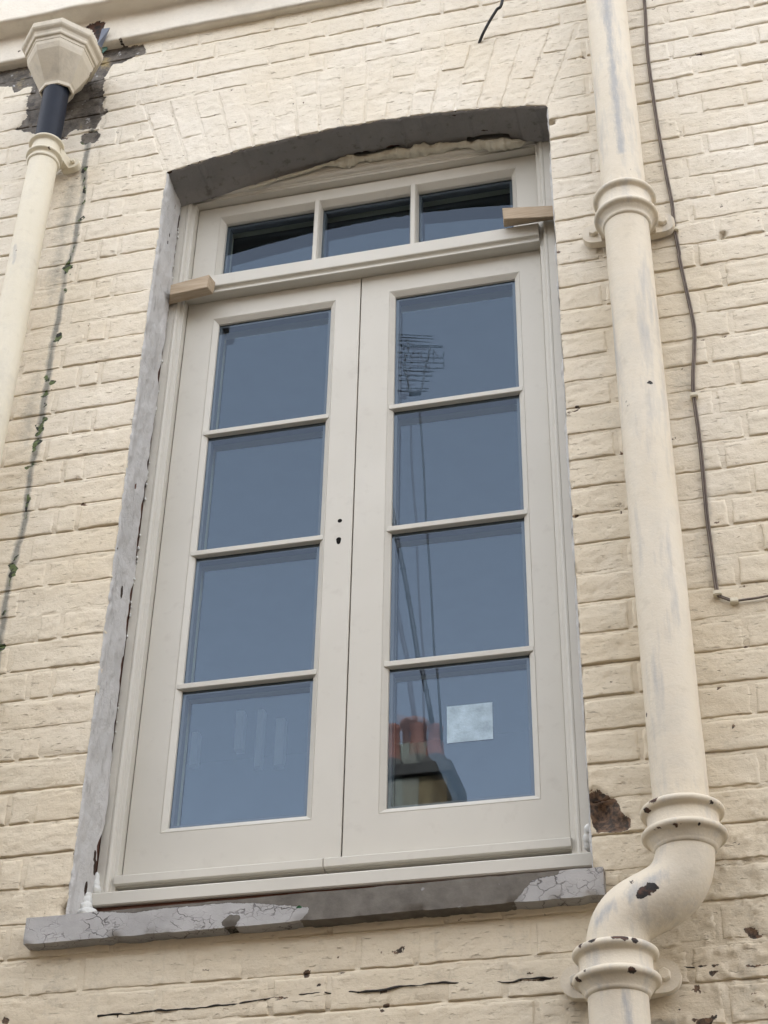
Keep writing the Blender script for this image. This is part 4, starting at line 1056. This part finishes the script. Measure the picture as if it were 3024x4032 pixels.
# ------------------------------------------------------------------ cables
def cable(name, pts, r, mat, off=(0,0,0), n=6, seg=8):
    p = smooth_path([np.array(q) + np.array(off) for q in pts], n); V, Fc = tube(p, r, seg); return V, Fc
raw = [(.800,-.010,6.4),(.812,-.009,5.60)] + [tuple(zz(r, x, y, -.009)) for r, x, y in (('c',920,0),('c',938,300),('c',962,500),('c',1000,760),('c',1050,1040),('c',1082,1200),('c',1100,1365),('c',1125,1500),('f',1128,30),('f',1165,200),('f',1212,420),('f',1216,560),('f',1208,720),('f',1213,850),('f',1240,1050),('f',1262,1250),('f',1290,1560),('i',1310,200),('i',1335,400),('i',1350,500))]
bend = [tuple(zz(r, x, y, -.009)) for r, x, y in (('i',1362,522),('i',1400,538),('i',1450,552),('i',1520,545),('i',1659,522))]
end = [(1.05,-.009,3.452),(1.30,-.009,3.46),(1.75,-.009,3.458)]
pts = raw + bend + end
a_ = cable('cable', pts, .0023, None); b_ = cable('cable', pts, .0023, None, (.0044, .001, .0012))
cb = empty('telephone_cable', (0,0,0)); tag(cb, 'thin twin brown cable running down the wall right of the soil pipe', 'cable')
V, Fc = join([a_, b_]); o = mesh_obj('cable_run', V, Fc, M_CABLE, None, True); o.parent = cb
for r, x, y in (('c',1100,1365),('f',1214,840),('i',1352,508),('i',1452,552)):
    q = zz(r, x, y, -.010)
    bm = bmesh.new(); bm_box(bm, q[0]-.006, q[0]+.0105, -.0165, -.001, q[2]-.0055, q[2]+.0055, .0018); o = bm_obj('clip', bm, M_RAIN, None); o.parent = cb
pc = [(.52,-.10,6.3),(.45,-.085,5.62)] + [tuple(zz('b', x, y, d)) for x, y, d in ((1475,0,-.06),(1440,60,-.05),(1400,125,-.038),(1360,200,-.022),(1335,262,.002))]
V, Fc = cable('cable', pc, .0042, None, seg=10); tag(mesh_obj('loose_cable', V, Fc, M_BLACKC, None, True), 'short black cable hanging out of the brickwork at the top', 'cable')
# thin dark tubes standing for the crack in the joint below the sill
RUN = np.vstack([DARKLINE[0], DARKLINE[1], DARKLINE[2], DARKLINE[3]])
oc = empty('joint_crack', (0,0,0)); tag(oc, 'dark crack along the mortar joint below the sill', 'crack')
for L in DARKLINE + [RUN[np.argsort(RUN[:,0])]]:
    p = smooth_path([(x, 0, z) for x, z in L], 24); p = np.array(p)
    p[:,1] = -.0006 - .0022*fbm(p[:,0]*24, 0*p[:,0], 1.0, 401, 3); p[:,2] += .0028*fbm(p[:,0]*30, 0*p[:,0], 3.0, 403, 3)
    V, Fc = tube(list(p), list(.0015*(1 + .55*fbm(p[:,0]*40, 0*p[:,0], 5.0, 407, 3))), 6); o = mesh_obj('crack_length', V, Fc, M_CRACK, None, True); o.parent = oc

# ------------------------------------------------------------------ across the yard: the house whose chimney shows in the glass
M_CH = plain('chimney_stock_brick', (.21, .145, .07), .85, .2, .4, 9, .5, .01)
M_OB = plain('sooty_stock_brick', (.17, .125, .08), .85, .2, .45, 6, .5, .01)
M_OR = plain('slate_roof', (.07, .075, .085), .7, .3, .3, 8, .3, .01)
M_POT = plain('terracotta', (.31, .10, .055), .7, .3, .25, 6, .2)
M_POTP = plain('second_image_terracotta', (.33, .19, .16), .7, .3, .2, 6, .2)  # paled like the weak second reflection of the pot
M_SOOT = plain('sooty_cement', (.085, .072, .06), .9, .1, .4, 8, .4, .01)
M_REND = plain('pale_render', (.24, .225, .17), .85, .2, .2, 5, .3)
M_MET = plain('grey_mast', (.06, .06, .065), .5, .4, .2, 12, 0)
M_WFR = plain('white_frame', (.75, .75, .72), .5, .3, .1, 6, 0)
YO = -14.0
def vr(r, x, y, Y=YO):                          # the point behind the camera that the glass mirrors to this spot of the photo
    p = zz(r, x, y, .349 - Y); return (p[0], Y, p[2])
house = empty('opposite_house', (0,0,0)); tag(house, 'stock brick house across the yard, mirrored in the window glass', 'house')
hp = lambda o: (setattr(o, 'parent', house), o)[1]
hp(box('house_wall', -14, 12, -18.0, -6.3, 0, 6.1, M_OB, None, 0))
bm = bmesh.new(); rv = [bm.verts.new(p) for p in ((-14.2,-6.0,6.1),(12.2,-6.0,6.1),(12.2,-18.3,6.1),(-14.2,-18.3,6.1),(-14.2,-12.5,8.9),(12.2,-12.5,8.9))]
for q in ((0,1,5,4),(2,3,4,5),(1,2,5),(3,0,4),(0,3,2,1)): bm.faces.new([rv[i] for i in q])
hp(bm_obj('roof', bm, M_OR))
for x in (-12.4, -9.4, -6.4, -3.4, -.4, 2.6, 5.6, 8.6):
    for z in (1.0, 4.0):
        f = hp(ring_frame('window', x, x+1.1, z, z+1.7, [(0,-6.32),(0,-6.25),(.08,-6.25),(.08,-6.32)], M_WFR))
        g_ = mesh_obj('window_pane', [(x+.05,-6.285,z+.05),(x+1.05,-6.285,z+.05),(x+1.05,-6.285,z+1.65),(x+.05,-6.285,z+1.65)], [(0,1,2,3)], M_SPACER); g_.parent = f
# stack
s0, s1 = vr('h',560,1300), vr('h',955,1300)
zt = vr('h',750,1262)[2]; zb = 7.4
ch = hp(box('chimney_stack', s0[0]-.05, s1[0], YO-.55, YO+.25, zb, zt-.10, M_CH, None, .01)); stack = ch
def chp(o): o.parent = stack; return o
chp(box('corbel_course', s0[0]-.12, s1[0]+.07, YO-.62, YO+.32, zt-.13, zt+.02, M_SOOT, None, .01))
chp(box('render_panel', vr('h',580,1300)[0], vr('h',775,1300)[0], YO+.24, YO+.275, zb, zt-.14, M_REND, None, .005))
for (px0_, px1_) in ((802,872),(528,572)):
    a, b = vr('h',px0_,910), vr('h',px1_,910); c = (a[0]+b[0])/2; r = .088
    zt2 = a[2]; z1_ = zt+.02
    V, Fc = lathe(c, YO-.1, [(.23,z1_-.02),(.235,z1_+.06),(.20,z1_+.16),(.13,z1_+.26)], 24); chp(mesh_obj('flaunching', V, Fc, M_SOOT, None, True))
    V, Fc = lathe(c, YO-.1, [(.125,z1_+.15),(.105,z1_+.4),(.088,zt2-.08),(.100,zt2-.06),(.100,zt2-.01),(.09,zt2),(.07,zt2),(.07,zt2-.2)], 24); chp(mesh_obj('chimney_pot', V, Fc, M_POT, None, True))
c = (vr('h',628,910,-15.2)[0] + vr('h',800,910,-15.2)[0])/2; za = vr('h',715,905,-15.2)[2]
V, Fc = lathe(c, -15.2, [(.165,zt-.1),(.165,za-.13),(.20,za-.08),(.205,za-.02),(.18,za),(.15,za),(.15,za-.3)], 28); o = mesh_obj('chimney_pot', V, Fc, M_POTP, None, True); o.parent = stack  # added pot standing for the second reflection of the right pot
st2 = box('chimney_stack', vr('h',600,1200,-15.2)[0], vr('h',905,1200,-15.2)[0], -15.6, -14.8, zb, vr('h',700,1140,-15.2)[2], M_REND, None, .01); st2.parent = house  # extra stack added to go with that second image
# mast, stays and aerial
mast = empty('television_aerial', (0,0,0)); tag(mast, 'tall television aerial on thin masts, mirrored in the right leaf', 'aerial')
def pole(name, a, b, r, Y):
    A, B = np.array(a), np.array(b); V, Fc = tube([A + (B-A)*t for t in np.linspace(0, 1, 12)], r, 8); parts = [(V, Fc)]
    n = int(np.linalg.norm(B-A)/.42)
    for i in range(1, n):
        p = A + (B-A)*i/n; e = (B-A)/np.linalg.norm(B-A)*.012; parts.append(tube([p-e, p+e], r*1.25, 8))
    V, Fc = join(parts); o = mesh_obj(name, V, Fc, M_MET, None, True); o.parent = mast; return o
pole('mast', vr('h',893,1030), vr('e',905,800), .014, YO)
pole('stay', vr('h',828,905), vr('e',758,1400), .030, YO)
def wire(a, b, r=.009): return tube([np.array(a), np.array(b)], r, 5)
els = []
for y, x0_, x1_ in ((436,765,955),(452,770,968),(470,765,945),(492,765,1018),(500,780,1015),(535,765,970),(560,765,1022),(588,768,1024),(618,765,1026),(635,800,968),(660,770,960),(688,768,945),(730,790,940),(745,765,935)):
    els.append(wire(vr('e',x0_,y), vr('e',x1_,y+8)))
for x0_, y0_, x1_, y1_ in ((965,520,1000,572),(1024,535,1022,560),(1026,590,1024,618),(968,520,968,600),(900,530,900,570),(840,535,838,570),(800,500,815,640),(945,500,920,640),(815,640,840,770),(920,640,895,770)):
    els.append(wire(vr('e',x0_,y0_), vr('e',x1_,y1_), .009))
V, Fc = join(els); o = mesh_obj('elements', V, Fc, M_MET, None); o.parent = mast
for sx in (0, 1):
    p = [vr('e', x, y) for x, y in (((820,460),(825,520),(800,600),(822,680),(845,765)) if sx == 0 else ((948,505),(935,570),(915,640),(912,700),(893,765)))]
    V, Fc = tube(smooth_path(p, 6), .016, 8); o = mesh_obj('boom', V, Fc, M_MET, None, True); o.parent = mast
V, Fc = tube([vr('e',838,762), vr('e',900,758)], .045, 8); o = mesh_obj('mast_clamp', V, Fc, M_MET, None); o.parent = mast
